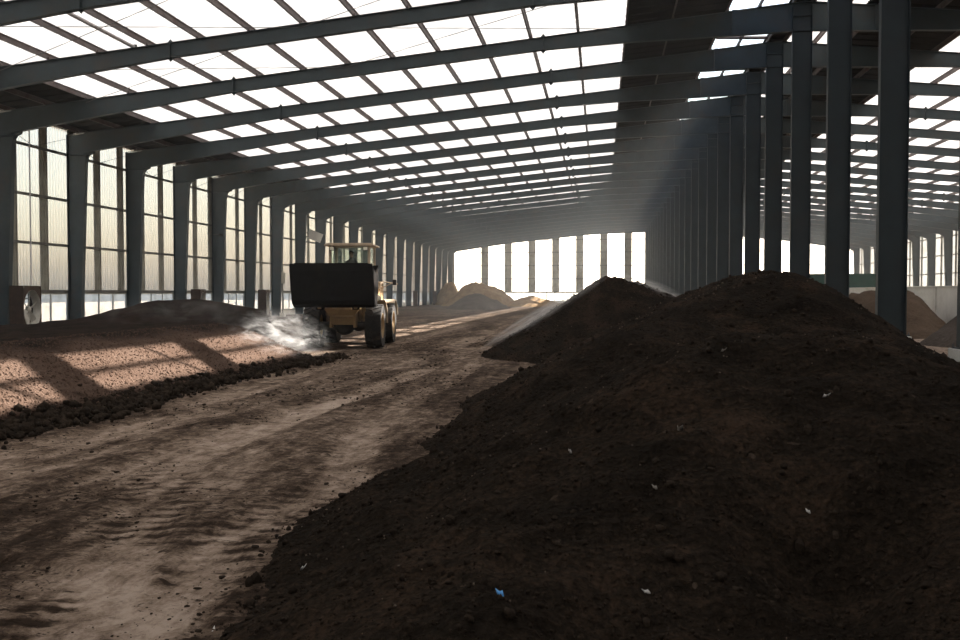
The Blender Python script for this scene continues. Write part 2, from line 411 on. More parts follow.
dust = np.clip(dust - 0.12 * sstep(30, 60, Y) * sstep(10, 6, X), 0, 1)
Z = Z * sstep(170, 60, Y)
floor = grid_obj('floor', xs, ys, Z, M['floor'], attr={'dust': dust})
tag(floor, kind='structure')

# outside yard, sunlit, under the open sky
yb = MB(); yb.box(-120, XL - 0.5, -90, 260, -0.6, -0.3).box(XR + 0.5, 140, -90, 260, -0.6, -0.3).box(XL - 0.5, XR + 0.5, Y1 + 0.8, 260, -0.6, -0.3)
yard = yb.build('ground', M['yard']); tag(yard, kind='structure')

# ------------------------------------------------------------------ roof: sheets, purlins
ceil_l = empty('ceiling'); tag(ceil_l, kind='structure')
ceil_r = empty('ceiling'); tag(ceil_r, kind='structure')
SK0, SK1 = -23.0, 1.0                     # translucent part of the left slope; mirrored on the right
SLOT = (5.2, 7.65)                         # open ridge vent left of the ridge
def mx(x): return 2 * XM - x
def zt(x): return roof_z(x) + PUR

def sheet(name, x0, x1, y0, y1, mat, parent, rib=0.9, ht=0.045):
    """roof sheet with ribs running down the slope, 25 mm thick edges left open at the laps"""
    b = MB(); n = max(1, round((y1 - y0) / rib)); p = []
    for i in range(n):
        a = y0 + (y1 - y0) * i / n; w = (y1 - y0) / n
        p += [(a, 0), (a + w * 0.80, 0), (a + w * 0.86, ht), (a + w * 0.94, ht)]
    p.append((y1, 0))
    vs = [(x0, y, zt(x0) + h) for y, h in p] + [(x1, y, zt(x1) + h) for y, h in p]; k = len(p)
    b.add(vs, [(i, i + 1, k + i + 1, k + i) for i in range(k - 1)])
    return b.build(name, mat, parent)
FRAMES = [27.0 + BAY * k for k in range(-1, 24)]      # 21 ... 165
proto = {}
for side in (0, 1):
    par = (ceil_l, ceil_r)[side]; f = (lambda x: x) if side == 0 else mx
    for c in range(12):
        x0 = SK0 + 2 * c; x1 = x0 + 2
        base = sheet('skylight_sheet', f(x0), f(x1), 0.0, BAY, M['skylight'], par)
        base.location.y = FRAMES[0]
        for Yf in FRAMES[1:-1]:
            o = base.copy(); COL.objects.link(o); o.location.y = Yf
    # skylights over and behind the viewer, out of the picture: joined
    b = sheet('skylight_sheets_overhead', f(SK0), f(SK1), Y0, FRAMES[0], M['skylight'], par); b['kind'] = 'stuff'
    sheet('roof_sheet', f(XL - 0.3), f(SK0), Y0 - 0.3, Y1 + 0.3, M['roof_sheet'], par)
    if side == 0:
        sheet('roof_sheet', SK1, SLOT[0], Y0 - 0.3, Y1 + 0.3, M['roof_sheet'], par)
        sheet('roof_sheet', SLOT[1], XM, Y0 - 0.3, Y1 + 0.3, M['roof_sheet'], par)
    else:
        sheet('roof_sheet', mx(SK1), mx(5.6), Y0 - 0.3, Y1 + 0.3, M['roof_sheet'], par)
        sheet('ridge_light', mx(5.6), mx(7.6), Y0 - 0.3, Y1 + 0.3, M['skylight'], par)
        sheet('roof_sheet', mx(7.6), XM, Y0 - 0.3, Y1 + 0.3, M['roof_sheet'], par)
    px = [-27.0, -25.0] + [SK0 + 2 * c for c in range(13)] + [2.9, 5.1, 6.4, 7.75]
    for x in px:
        z = roof_z(x); s = 1 if side == 0 else -1; xx = f(x); b = MB()
        b.box(xx - 0.012, xx + 0.012, Y0, Y1, z + 0.05, z + PUR - 0.004)
        b.box(min(xx, xx - 0.055 * s), max(xx, xx - 0.055 * s), Y0, Y1, z + 0.05, z + 0.064)
        b.box(min(xx, xx + 0.055 * s), max(xx, xx + 0.055 * s), Y0, Y1, z + PUR - 0.02, z + PUR - 0.004)
        for Yf in FRAMES: b.box(xx - 0.05, xx + 0.05, Yf - 0.004, Yf + 0.004, z, z + 0.14)      # cleats on the rafters
        b.build('purlin', M['purlin'], par)
    # tie rods from rafter to rafter: flat cross bracing in the nearest bays and one mid-bay strut under the ridge vent
    for Yf in ((FRAMES[1], FRAMES[2]) if side == 0 else (FRAMES[2],)):
        for xa in (-23, -11):
            for ya, yb_ in ((Yf, Yf + BAY), (Yf + BAY, Yf)):
                MB().tube([(f(xa), ya, roof_z(xa) - 0.12), (f(xa + 12), yb_, roof_z(xa + 12) - 0.12)], 0.012, 6).build('tie_rod', M['rod'], par)
for i, Yf in enumerate(FRAMES[:12]):
    MB().tube([(SLOT[0], Yf - 1.5, zt(SLOT[0]) - 0.1), (SLOT[1], Yf - 0.25, zt(SLOT[1]) - 0.1)], 0.08, 8).build('vent_strut', M['purlin'], ceil_l)
pipe = empty('conduit_pipe'); tag(pipe, 'pale round conduit running along under the nearest left skylights', 'pipe')
MB().tube([(-17.6, 20, roof_z(-17.6) + 0.10), (-17.6, 33.4, roof_z(-17.6) + 0.10)], 0.07, 10).build('pipe_run', M['pale_pipe'], pipe)
for y in (21.2, 27.2, 33.2): MB().box(-17.7, -17.5, y - 0.03, y + 0.03, roof_z(-17.6) + 0.0, roof_z(-17.6) + 0.2).build('clip', M['rod'], pipe)

# ------------------------------------------------------------------ steel: columns and rafters
def col_depth(h): return 0.68 + 0.042 * h                       # left/right wall columns taper: deeper at the top
def rafter_bottom(x):                                           # depth below roof_z, as a function of left-slope x
    pts = [(-26.6, 1.05), (-22, 0.80), (-16, 0.56), (-2.5, 0.54), (0.8, 0.68), (5.3, 1.0), (7.95, 1.17)]
    for (a, da), (b, db) in zip(pts[:-1], pts[1:]):
        if x <= b: return da + (db - da) * (max(x, a) - a) / (b - a)
    return pts[-1][1]
def make_wall_column():
    """at origin: outer face x=0, growing inward along +x"""
    r = empty('steel_column'); H = roof_z(XL) - 0.02
    zs = [0.02, 3, 6, 8.0, 8.75, 9.0, 9.14, 9.22]
    dd = [col_depth(z) for z in zs]
    for i, e in ((4, 0.0), (5, 0.04), (6, 0.13), (7, 0.34)): dd[i] += e
    prof = [(dd[i], zs[i]) for i in range(len(zs))]
    MB().prism([(0.012, 0.02)] + [(a - 0.012, z) for a, z in prof] + [(1.5, H - 0.95), (1.5, H + 0.12), (0.012, H - 0.03)], 'y', -0.006, 0.006).build('web', M['steel'], r)
    MB().strip(prof, 'y', -0.14, 0.14, 0.016).build('inner_flange', M['steel'], r)
    MB().box(0, 0.014, -0.14, 0.14, 0.02, H).build('outer_flange', M['steel'], r)
    MB().box(-0.05, 0.80, -0.2, 0.2, 0.0, 0.03).build('base_plate', M['steel'], r)
    b = MB(); b.box(0.014, col_depth(4.4) - 0.02, -0.13, -0.118, 4.30, 4.32); b.box(0.014, col_depth(9) , -0.13, 0.13, 9.10, 9.115); b.build('stiffener', M['steel'], r)
    return r
def make_rafter():
    """left slope, x in world units, y local"""
    r = empty('steel_rafter')
    xs_ = [-26.65, -24.5, -22, -19, -16, -10, -2.5, 0.8, 3, 5.3, 7.95]
    bot = [(x, roof_z(x) - rafter_bottom(x)) for x in xs_]; top = [(x, roof_z(x)) for x in (7.95, -26.65)]
    MB().prism(bot + top, 'y', -0.005, 0.005).build('web', M['steel'], r)
    MB().strip(bot, 'y', -0.12, 0.12, 0.014).build('bottom_flange', M['steel'], r)
    MB().strip([(XL, roof_z(XL) - 0.014), (XM, roof_z(XM) - 0.014)], 'y', -0.12, 0.12, 0.014).build('top_flange', M['steel'], r)
    for x in (-16.05, -2.45):
        zb, z1 = roof_z(x) - rafter_bottom(x), roof_z(x)
        b = MB(); b.box(x - 0.018, x + 0.018, -0.13, 0.13, zb - 0.02, z1 + 0.02)
        b.prism([(x, zb - 0.14), (x + 0.13, zb), (x - 0.13, zb)], 'y', -0.012, 0.012).prism([(x, z1 + 0.14), (x + 0.13, z1), (x - 0.13, z1)], 'y', -0.012, 0.012)
        b.build('splice_plate', M['steel'], r)
    x = 5.35; MB().box(x - 0.09, x + 0.09, -0.12, 0.12, roof_z(x) - rafter_bottom(x), roof_z(x) + 0.02).build('splice_plate', M['steel'], r)
    return r
def make_mid_column():
    r = empty('steel_column'); H = roof_z(XM) - 1.1; a, b_ = -0.50, 0.27
    MB().box(a + 0.012, b_ - 0.012, -0.006, 0.006, 0.81, H + 1.05).build('web', M['steel_dark'], r)
    for s, n in ((a, 1), (b_, -1)):
        MB().box(min(s, s + 0.016 * n), max(s, s + 0.016 * n), -0.12, 0.12, 0.81, H + 0.9).build('flange', M['steel_dark'], r)
    b = MB()
    for z in (H - 0.1, H + 0.5): b.box(a + 0.02, b_ - 0.02, -0.11, 0.11, z, z + 0.014)
    b.build('stiffener', M['steel_dark'], r)
    MB().box(a - 0.06, b_ + 0.06, -0.22, 0.22, 0.78, 0.81).build('base_plate', M['steel_dark'], r)
    MB().box(a - 0.10, b_ + 0.08, -0.34, 0.34, -0.1, 0.78).build('plinth', M['plinth'], r, bevel=0.02)
    b = MB()
    for sx in (-1, 1):
        for sy in (-1, 1): b.tube([(-0.115 + sx * 0.43, sy * 0.18, 0.79), (-0.115 + sx * 0.43, sy * 0.18, 0.88)], 0.018, 8)
    b.build('anchor_bolts', M['rod'], r)
    return r
wc, rf, mc = make_wall_column(), make_rafter(), make_mid_column()
kw, kr, km = kids_of(wc), kids_of(rf), kids_of(mc)
first = {}
def put(root, kids, loc, sx, label, cat, group):
    o = root if root.name not in first else copy_tree(root, kids)
    first[root.name] = 1
    o.location = loc
    if sx < 0: o.rotation_euler = (0, 0, math.pi)
    return tag(o, label, cat, group, 'thing')
for k, Yf in enumerate(FRAMES):
    n = ORD[k]
    put(wc, kw, (XL, Yf, 0), 1, f'tapered grey steel column of the left wall, {n} from the near end', 'column', 'columns along the left wall')
    put(mc, km, (XM, Yf, 0), 1, f'tall dark straight steel column under the ridge, {n} from the near end', 'column', 'columns under the roof ridge')
    put(rf, kr, (0, Yf, 0), 1, f'grey sloping steel rafter over the left nave, {n} from the near end', 'rafter', 'rafters over the left nave')
for k, Yf in enumerate(FRAMES):
    n = ORD[k]
    put(wc, kw, (XR, Yf, 0), -1, f'tapered grey steel column of the far right wall, {n} from the near end', 'column', 'columns along the right wall')
    put(rf, kr, (2 * XM, Yf, 0), -1, f'dark sloping steel rafter over the right nave, {n} from the near end', 'rafter', 'rafters over the right nave')

# ------------------------------------------------------------------ walls
def corr(name, w, z0, z1, ribs, mat, parent, loc, rz=0.0, ht=0.035):
    """corrugated vertical sheet, width along local y, facing +x"""
    b = MB(); p = []
    for i in range(ribs):
        a = w * i / ribs; d = w / ribs
        p += [(a, 0), (a + d * 0.62, 0), (a + d * 0.72, ht), (a + d * 0.9, ht)]
    p.append((w, 0)); k = len(p)
    b.add([(h, y, z0) for y, h in p] + [(h, y, z1) for y, h in p], [(i, i + 1, k + i + 1, k + i) for i in range(k - 1)])
    o = b.build(name, mat, parent); o.location = loc; o.rotation_euler = (0, 0, rz); return o
RAILS = (9.15, 6.77, 4.42, 2.05)
for side in (0, 1):
    w = empty(('wall_left', 'wall_right')[side]); tag(w, kind='structure')
    xo = (XL - 0.12, XR + 0.12)[side]; rz = (0, math.pi)[side]
    top = roof_z(XL) + 0.33; per = 0.412 * BAY; sw = 0.12 * BAY
    yc = 39 + 0.255 * BAY
    while yc > 18: yc -= per
    ps = pl = None
    while yc < Y1 + 1:
        ya = yc - sw / 2; yb2 = yc + sw / 2
        if side == 0: la, lb = (xo, ya, 0), (xo, yb2, 0)
        else: la, lb = (xo, ya + sw, 0), (xo, yb2 + per - sw, 0)
        if ps is None:
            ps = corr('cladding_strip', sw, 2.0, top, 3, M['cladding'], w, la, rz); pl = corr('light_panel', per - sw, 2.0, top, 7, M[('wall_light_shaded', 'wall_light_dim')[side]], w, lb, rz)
        else:
            for pr, l in ((ps, la), (pl, lb)):
                o = pr.copy(); COL.objects.link(o); o.location = l
        yc += per
    xr0, xr1 = ((xo + 0.03, xo + 0.10), (xo - 0.10, xo - 0.03))[side]
    for z in RAILS: MB().box(xr0, xr1, Y0, Y1, z - 0.07, z + 0.07).build('wall_rail', M['girt'], w)
    MB().box(xo - 0.12, xo + 0.12, Y0, Y1, -0.3, 0.42).build('plinth', M['concrete'], w)
    MB().box(xo - 0.06, xo + 0.06, Y0, 15.0, 0.42, top).build('near_cladding', M['cladding'], w)   # beyond the picture: plain cladding
    if side == 0:
        for k in range(1, 9):
            Yf = FRAMES[k]
            for s in (0, 1):
                MB().tube([(xo + 0.16, Yf + BAY * s, 10.0), (xo + 0.16, Yf + BAY / 2, 9.15)], 0.014, 6).build('brace_rod', M['rod'], w)
        MB().tube([(xo + 0.2, 41.62, 10.1), (xo + 0.2, 41.62, 4.4), (xo + 0.2, 41.60, 2.0)], 0.035, 8).build('down_pipe', M['pale_pipe'], w)
nwin = 0
wproto = None
def make_window(L, z0=0.42, z1=1.98, panes=4):
    """window band along local y, centred; > window_frame, mullions, panes"""
    global nwin
    nwin += 1
    r = empty(f'window_{nwin}'); tag(r, kind='structure')
    b = MB(); h = L / 2
    b.box(-0.05, 0.05, -h, h, z0, z0 + 0.10).box(-0.05, 0.05, -h, h, z1 - 0.08, z1).box(-0.05, 0.05, -h, -h + 0.07, z0, z1).box(-0.05, 0.05, h - 0.07, h, z0, z1)
    b.build('window_frame', M['frame_white'], r)
    for i in range(1, panes):
        y = -h + L * i / panes; MB().box(-0.045, 0.045, y - 0.035, y + 0.035, z0 + 0.10, z1 - 0.08).build('mullion', M['frame_white'], r)
    for i in range(panes):
        a = -h + L * i / panes + 0.05; MB().box(-0.006, 0.006, a, a + L / panes - 0.1, z0 + 0.09, z1 - 0.07).build('pane', M['frosted'], r)
    return r
def window_copy(r, kids):
    global nwin
    nwin += 1; o = copy_tree(r, kids); o.name = f'window_{nwin}'; return o
w0 = make_window(5.94); kw0 = kids_of(w0)
for side in (0, 1):
    for k in range(len(FRAMES) - 1):
        o = w0 if side == 0 and k == 0 else window_copy(w0, kw0)
        o.location = ((XL - 0.12, XR + 0.12)[side], FRAMES[k] + 3, 0)

# far gable: nine tall light panels per nave between cladding strips, window band below
wf = empty('wall_far'); tag(wf, kind='structure')
yg = Y1 + 0.45
strips = [XL + 0.55] + [0.47 + 4.27 * n for n in range(-5, 10)]
def gab(name, xa, xb, mat, ribs):
    xa, xb = max(xa, XL - 0.12), min(xb, XR + 0.12)
    if xb - xa < 0.1: return
    n = max(2, ribs); p = []; b = MB()
    for i in range(n):
        a = xa + (xb - xa) * i / n; d = (xb - xa) / n
        p += [(a, 0), (a + d * 0.6, 0), (a + d * 0.7, -0.035), (a + d * 0.9, -0.035)]
    p.append((xb, 0)); k = len(p)
    b.add([(q, yg + h, 2.0) for q, h in p] + [(q, yg + h, roof_z(q) + 0.2) for q, h in p], [(i, i + 1, k + i + 1, k + i) for i in range(k - 1)])
    b.build(name, mat, wf)
for i, x in enumerate(strips):
    gab('cladding_strip', x - 0.65, x + 0.65, M['cladding'], 4)
    gab('light_panel', x + 0.65, strips[i + 1] - 0.65 if i + 1 < len(strips) else XR, M['wall_light'], 8)
for z in RAILS[1:] + (9.15, 11.4):
    xa = XL if z < roof_z(XL) else XM - (roof_z(XM) - z) / SLOPE + 0.5
    MB().box(max(xa, XL), min(2 * XM - xa, XR), yg - 0.16, yg - 0.05, z - 0.06, z + 0.06).build('wall_rail', M['girt'], wf)
MB().box(XL - 0.2, XR + 0.2, yg - 0.12, yg + 0.12, -0.3, 0.42).build('plinth', M['concrete'], wf)
for s_ in range(12):
    o = window_copy(w0, kw0); o.rotation_euler = (0, 0, math.pi / 2); o.location = (XL + 3 + 5.95 * s_, yg, 0)
wb = MB().box(XL - 0.3, XR + 0.3, Y0 - 0.3, Y0 - 0.1, -0.2, 9.9)
wb.prism([(XL, 9.9), (XR, 9.9), (XR, roof_z(XR)), (XM, roof_z(XM)), (XL, roof_z(XL))], 'y', Y0 - 0.3, Y0 - 0.1)
tag(wb.build('wall_back', M['cladding']), kind='structure')

# ------------------------------------------------------------------ heaps
def smax(parts, k=7.0):
    m = np.maximum.reduce(parts); s = 0
    for p in parts: s = s + np.exp(k * (p - m))
    return m + np.log(s) / k
def ridge(X, Y, a, b, h0, h1, sl, sr, sf, r=0.5):
    """heap with a crest from a to b, heights h0..h1; slopes to the left (sl), right (sr) and ends (sf)"""
    dx, dy = b[0] - a[0], b[1] - a[1]; l2 = dx * dx + dy * dy
    t = np.clip(((X - a[0]) * dx + (Y - a[1]) * dy) / l2, 0, 1)
    qx = X - a[0] - t * dx; qy = Y - a[1] - t * dy
    sx = np.where(qx < 0, sl, sr)
    return h0 + (h1 - h0) * t - (np.sqrt((qx * sx) ** 2 + (qy * sf) ** 2 + (r * sl) ** 2) - r * sl)
def lumps(X, Y, seed):
    return 0.16 * fbm(X * 0.55, Y * 0.55, 3, seed) + 0.13 * fbm(X * 1.6, Y * 1.6, 4, seed + 9) + 0.05 * fbm(X * 6, Y * 6, 3, seed + 20) + 0.022 * fbm(X * 13, Y * 13, 2, seed + 30)
def right_h(X, Y):
    Xw = X + 0.25 * fbm(X * 0.4, Y * 0.4, 2, 5); Yw = Y
    A = ridge(Xw, Yw, (2.9, 16.5), (3.52, 21.0), 2.36, 2.38, 0.50, 0.66, 0.36, 0.7)
    B = ridge(Xw, Yw, (1.4, 8.4), (2.9, 7.4), 1.62, 1.40, 0.50, 0.45, 0.39, 0.6)
    Cc = ridge(Xw, Yw, (0.25, 29.5), (1.8, 37), 2.46, 2.1, 0.62, 0.36, 0.6, 0.15)
    D = ridge(Xw, Yw, (3.3, 4.6), (5.2, 11), 0.75, 1.1, 0.35, 0.4, 0.3, 0.6)
    E = ridge(Xw, Yw, (0.8, 12.5), (1.8, 16), 1.45, 1.85, 0.55, 0.5, 0.5, 0.6)
    F = ridge(Xw, Yw, (-0.45, 4.3), (-0.2, 7.0), 0.42, 0.66, 0.36, 0.4, 0.35, 0.4)
    H = smax([A, B, Cc, D, E, F], 9.0)
    H = H - 0.38 * np.exp(-((X - 1.25) / 0.42) ** 2 - ((Y - 5.35) / 0.45) ** 2)      # the scooped hollow in front
    return H + lumps(X, Y, 41) * np.clip(H * 1.5 + 0.5, 0.25, 1)
xs = np.arange(-4.8, 9.8, 0.045); ys = geo(1.2, 46, 1.0078)
X, Y = np.meshgrid(xs, ys); Z = right_h(X, Y)
right_heap = grid_obj('compost_heap', xs, ys, Z, M['compost'], keep=Z > -0.12)
tag(right_heap, 'large dark brown compost heap filling the right side, steaming behind its crest', 'heap')

def left_h(X, Y):
    s = -8.1 + 0.22 * fbm(X * 0.0 + 3, Y * 0.35, 3, 8) - X
    face = 0.44 * s; top = 1.12 - 0.035 * (s - 2.4)
    H = -np.log(np.exp(-9 * face) + np.exp(-9 * top)) / 9
    yend = 27.2 - 0.6 * np.clip(s - 0.5, 0, 4) * 0 + 11.0 * sstep(3.5, 6.0, s)
    H = H - 0.50 * np.clip(Y - yend + 1.5, 0, None)
    mound = 0.78 * np.exp(-((X + 15.6) / 2.5) ** 2 - ((Y - 33) / 4.2) ** 2) + 0.25 * np.exp(-((X + 18.6) / 1.6) ** 2 - ((Y - 34) / 3.0) ** 2)
    H = H + mound
    sm = np.clip((s - 2.6) / 1.0, 0, 1)
    return H + (0.10 + 0.90 * sm) * 0.5 * lumps(X, Y, 71) + 0.02 * fbm(X * 1.2, Y * 1.2, 2, 4) + 0.006 * fbm(X * 9, Y * 9, 2, 4)
xs = np.concatenate([np.arange(-26.9, -13, 0.16), np.arange(-13, -7.3, 0.05)]); ys = geo(4.0, 46, 1.0062)
X, Y = np.meshgrid(xs, ys); Z = left_h(X, Y)
shade_clods = 0.9 * sstep(2.0, 2.7, -8.1 - X + 0.5 * fbm(X * 0.8, Y * 0.8, 3, 15)) + 1.1 * sstep(0.55, 0.35, -8.1 - X + 0.35 * fbm(X * 2.5, Y * 2.5, 3, 17))  # shade painted into plateau and upper face; foot darkened for clods and shade
left_heap = grid_obj('compost_windrow', xs, ys, Z, M['windrow'], keep=Z > -0.1, attr={'shade_clods': shade_clods})
tag(left_heap, 'long low compost windrow along the left wall, sunlit granular face striped with shadows', 'heap')

ico = bmesh.new(); bmesh.ops.create_icosphere(ico, subdivisions=1, radius=1.0)
IV = np.array([v.co[:] for v in ico.verts]); IF = np.array([[v.index for v in f.verts] for f in ico.faces]); ico.free()
def clods(name, pts, mat, parent, flat=1.0):
    """crumbs and lumps lying on a heap: one mesh of jittered little polyhedra, pts = (x, y, z, r)"""
    n = len(pts); p = np.array(pts)
    V = np.repeat(IV[None], n, 0) * (1 + 0.55 * (RNG.random((n, len(IV), 1)) - 0.5)) * RNG.uniform(0.6, 1.25, (n, 1, 3)) * np.array([1.0, 1.0, flat])
    V = V * p[:, None, 3:4] + p[:, None, :3]
    Fc = IF[None] + (np.arange(n) * len(IV))[:, None, None]
    me = bpy.data.meshes.new(name); q = Fc.reshape(-1, 3); m = len(q)
    me.vertices.add(n * len(IV)); me.vertices.foreach_set('co', V.astype(np.float32).ravel())
    me.loops.add(m * 3); me.loops.foreach_set('vertex_index', q.astype(np.int32).ravel())
    me.polygons.add(m); me.polygons.foreach_set('loop_start', np.arange(0, m * 3, 3, dtype=np.int32))
    me.update(); me.validate(); me.materials.append(mat)
    o = link(name, me, parent); o['kind'] = 'stuff'; return o
# crumbs on the right heap, denser near its foot
n = 46000
cy = 2.2 * (40 / 2.2) ** RNG.random(n); cx = RNG.uniform(-4.5, 8.5, n); ch = right_h(cx, cy)
cr = np.clip(0.004 + 0.006 * RNG.exponential(1.0, n) * (0.5 + cy / 11), 0.004, 0.05)
ok = (ch > -0.05) & (RNG.random(n) < 0.45 + 0.55 * (ch < 0.9))
clods('crumbs', np.stack([cx, cy, np.maximum(ch, 0) + cr * 0.25, cr], -1)[ok], M['clod'], right_heap)
n = 5000   # pale bits of husk and wood chip in the compost
cy = 2.6 * (30 / 2.6) ** RNG.random(n); cx = RNG.uniform(-3.0, 7, n); ch = right_h(cx, cy); cr = RNG.uniform(0.003, 0.008, n) * (0.6 + cy / 12)
ok = (ch > 0.05) & (RNG.random(n) < sstep(-0.2, 0.5, fbm(cx * 0.7, cy * 0.7, 3, 301)))
clods('pale_bits', np.stack([cx, cy, ch + cr * 0.6, cr], -1)[ok], M['bits'], right_heap)
# dark clods along the windrow's foot
n = 5200
cy = 5 * (28 / 5.) ** RNG.random(n); cx = -8.15 + RNG.normal(0, 0.20, n) + 0.25 * fbm(cy * 0 + 3, cy * 0.35, 3, 8)
cr = np.clip(0.012 + 0.022 * RNG.exponential(1.0, n), 0.012, 0.10)
ch = np.maximum(left_h(cx, cy), 0)
clods('foot_clods', np.stack([cx, cy, ch + cr * 0.3 + 0.10 * np.exp(-((cx + 8.05) / 0.2) ** 2) * RNG.random(n), cr], -1), M['clod'], left_heap)
n = 9000   # granules on the sunlit face
cy = 7 * (27 / 7.) ** RNG.random(n); cx = RNG.uniform(-11.2, -8.2, n); ch = left_h(cx, cy); cr = RNG.uniform(0.010, 0.024, n)
clods('granules', np.stack([cx, cy, ch + cr * 0.2, cr], -1)[ch > 0], M['windrow'], left_heap)
# crumbs strewn over the trodden floor
n = 14000
cy = 4 * (40 / 4.) ** RNG.random(n); cx = RNG.uniform(-8.2, -1.5, n)
pk = fbm(cx * 0.9 + 5, cy * 0.28, 4, 21) + 0.10
ok = RNG.random(n) < sstep(-0.15, 0.35, pk)
cr = np.clip(0.003 + 0.0045 * RNG.exponential(1.0, n) * (0.6 + cy / 15), 0.003, 0.045)
cl = clods('floor_crumbs', np.stack([cx, cy, cr * 0.15, cr], -1)[ok], M['floor_crumb'], None, 0.45)
tag(cl, 'dark compost crumbs strewn over the trodden earth floor', 'crumbs', None, 'stuff')

def small_heap(name, cx, cy, rx, ry, h, mat, label, seed, step=0.25, sharp=0.8, crest=0.0):
    xs = np.arange(cx - rx * 1.15, cx + rx * 1.15, step); ys = np.arange(cy - ry * 1.15, cy + ry * 1.15, step)
    X, Y = np.meshgrid(xs, ys)
    Xw = X + 0.5 * fbm(X * 0.4, Y * 0.4, 3, seed); Yw = Y + 0.5 * fbm(X * 0.4 + 9, Y * 0.4, 3, seed + 1)
    d = np.hypot((Xw - cx) / rx, (Yw - cy) / ry)
    H = h * (1 - (np.sqrt(d * d + (1 - sharp) ** 2) - (1 - sharp)) / (math.sqrt(1 + (1 - sharp) ** 2) - (1 - sharp)))
    if crest: H = np.minimum(H, h * crest + 0.1 * fbm(X, Y, 2, seed))
    H = H + 0.22 * h * fbm(X * 0.7, Y * 0.7, 4, seed + 3)
    o = grid_obj(name, xs, ys, H, mat, keep=H > -0.08)
    return tag(o, label, 'heap')
small_heap('straw_heap', -17.6, 135, 6.0, 7, 3.3, M['straw'], 'big tan straw heap at the far left end of the hall', 3, 0.3, 0.6)
small_heap('straw_heap', -9.9, 133, 4.4, 6, 1.4, M['straw'], 'low tan straw heap spilling right at the far end', 23, 0.3, 0.6)
small_heap('straw_heap', -24.6, 148, 2.4, 5, 4.2, M['straw'], 'steep straw heap pushed into the far left corner', 33, 0.25, 0.4, 0.85)
small_heap('fines_heap', -15.0, 111, 3.9, 5, 1.9, M['grey_heap'], 'grey brown heap in front of the far straw', 43, 0.25, 0.8)
small_heap('sawdust_heap', 13.4, 46.5, 2.9, 5, 2.7, M['brown_heap'], 'brown rounded heap against the pale concrete wall', 53, 0.14, 0.3, 0.68)
dark = small_heap('compost_mound', 14.6, 36.0, 2.6, 3, 1.9, M['grey_heap'], 'dark grey heap with a pale tarp scrap at the right edge', 63, 0.14, 0.85)

# ------------------------------------------------------------------ concrete partition in the right nave
pw = empty('concrete_partition'); tag(pw, 'pale concrete partition wall behind the brown heap, right nave', 'wall')
for i in range(6):
    ya = 37 + 6 * i
    MB().box(16.72, 16.98, ya, ya + 5.97, -0.1, 2.25).build('wall_panel', M['concrete'], pw, bevel=0.015)
    MB().box(16.66, 17.04, ya - 0.14, ya + 0.11, -0.1, 2.29).build('post', M['concrete'], pw, bevel=0.015)
MB().box(16.64, 17.06, 36.8, 73, 2.25, 2.31).build('coping', M['concrete'], pw)

# ------------------------------------------------------------------ fans along the left wall
def make_fan():
    """box fan, open front towards +x, 2.2 wide (y), 2.3 high"""
    r = empty('box_fan'); w, h, d = 0.95, 2.2, 0.62
    b = MB(); b.box(-d, 0, -w, -w + 0.04, 0, h).box(-d, 0, w - 0.04, w, 0, h).box(-d, 0, -w, w, h - 0.04, h).box(-d, 0, -w, w, 0, 0.06)
    b.build('casing', M['box_brown'], r)
    seg = 28; vs = []; fs = []; R = 0.87; cz = h / 2
    for k in range(seg):
        a = 2 * math.pi * k / seg; c, s = math.cos(a), math.sin(a); m = max(abs(c), abs(s))
        vs += [(-0.03, R * c, cz + R * s), (-0.03, (w - 0.02) * c / m, cz + (h / 2 - 0.02) * s / m)]
    fs = [(2 * k, 2 * k + 1, (2 * ((k + 1) % seg)) + 1, 2 * ((k + 1) % seg)) for k in range(seg)]
    MB().add(vs, fs).build('front_panel', M['box_brown'], r)
    MB().lathe([(R, -0.03), (R + 0.03, 0.0), (R - 0.04, -0.35), (R - 0.06, -0.33)], (0, 0, cz), 'x', 28).build('shroud', M['fan_metal'], r, True)
    for k in range(6):
        a0 = 2 * math.pi * k / 6 + 0.3; b = MB(); p = []
        for rr, wd in ((0.14, 0.12), (0.45, 0.22), (0.80, 0.28)):
            for s in (-1, 1):
                a = a0 + s * wd / rr / 2 * (0.9 if rr > 0.2 else 0.8)
                p.append((-0.22 + s * 0.07, rr * math.cos(a), cz + rr * math.sin(a)))
        top = [(x + 0.012, y, z) for x, y, z in p]
        b.add(p + top, [(0, 1, 3, 2), (2, 3, 5, 4), (6, 8, 9, 7), (8, 10, 11, 9), (0, 2, 8, 6), (2, 4, 10, 8), (1, 7, 9, 3), (3, 9, 11, 5), (4, 5, 11, 10), (0, 6, 7, 1)])
        b.build('blade', M['fan_metal'], r)
    MB().lathe([(0.001, -0.30), (0.15, -0.28), (0.15, -0.14), (0.10, -0.10), (0.001, -0.09)], (0, 0, cz), 'x', 16).build('hub', M['fan_metal'], r, True)
    b = MB()
    for z in (cz - 0.5, cz + 0.5): b.box(-0.46, -0.42, -w + 0.03, w - 0.03, z - 0.03, z + 0.03)
    b.build('motor_bracket', M['rod'], r)
    return r
fan = make_fan(); kf = kids_of(fan)
fans = [(39.7, 0.1, 10, 'brown box fan with open blades, nearest of those along the left wall'),
        (58.2, 0.0, 14, 'box fan by the left wall behind the dark mound'),
        (70.2, 0.0, 12, 'box fan by the left wall seen through the steam left of the loader'),
        (130.2, 0, 10, 'small distant box fan by the left wall, nearest right of the loader'),
        (145.8, 0, 10, 'small distant box fan by the left wall, middle one beyond the loader'),
        (152.5, 0, 10, 'small distant box fan by the left wall, farthest towards the straw')]
for i, (fy, fz, rz, lab) in enumerate(fans):
    o = fan if i == 0 else copy_tree(fan, kf)
    o.location = (-26.2, fy, fz); o.rotation_euler = (0, 0, math.radians(rz)); tag(o, lab, 'fan', 'box fans along the left wall')

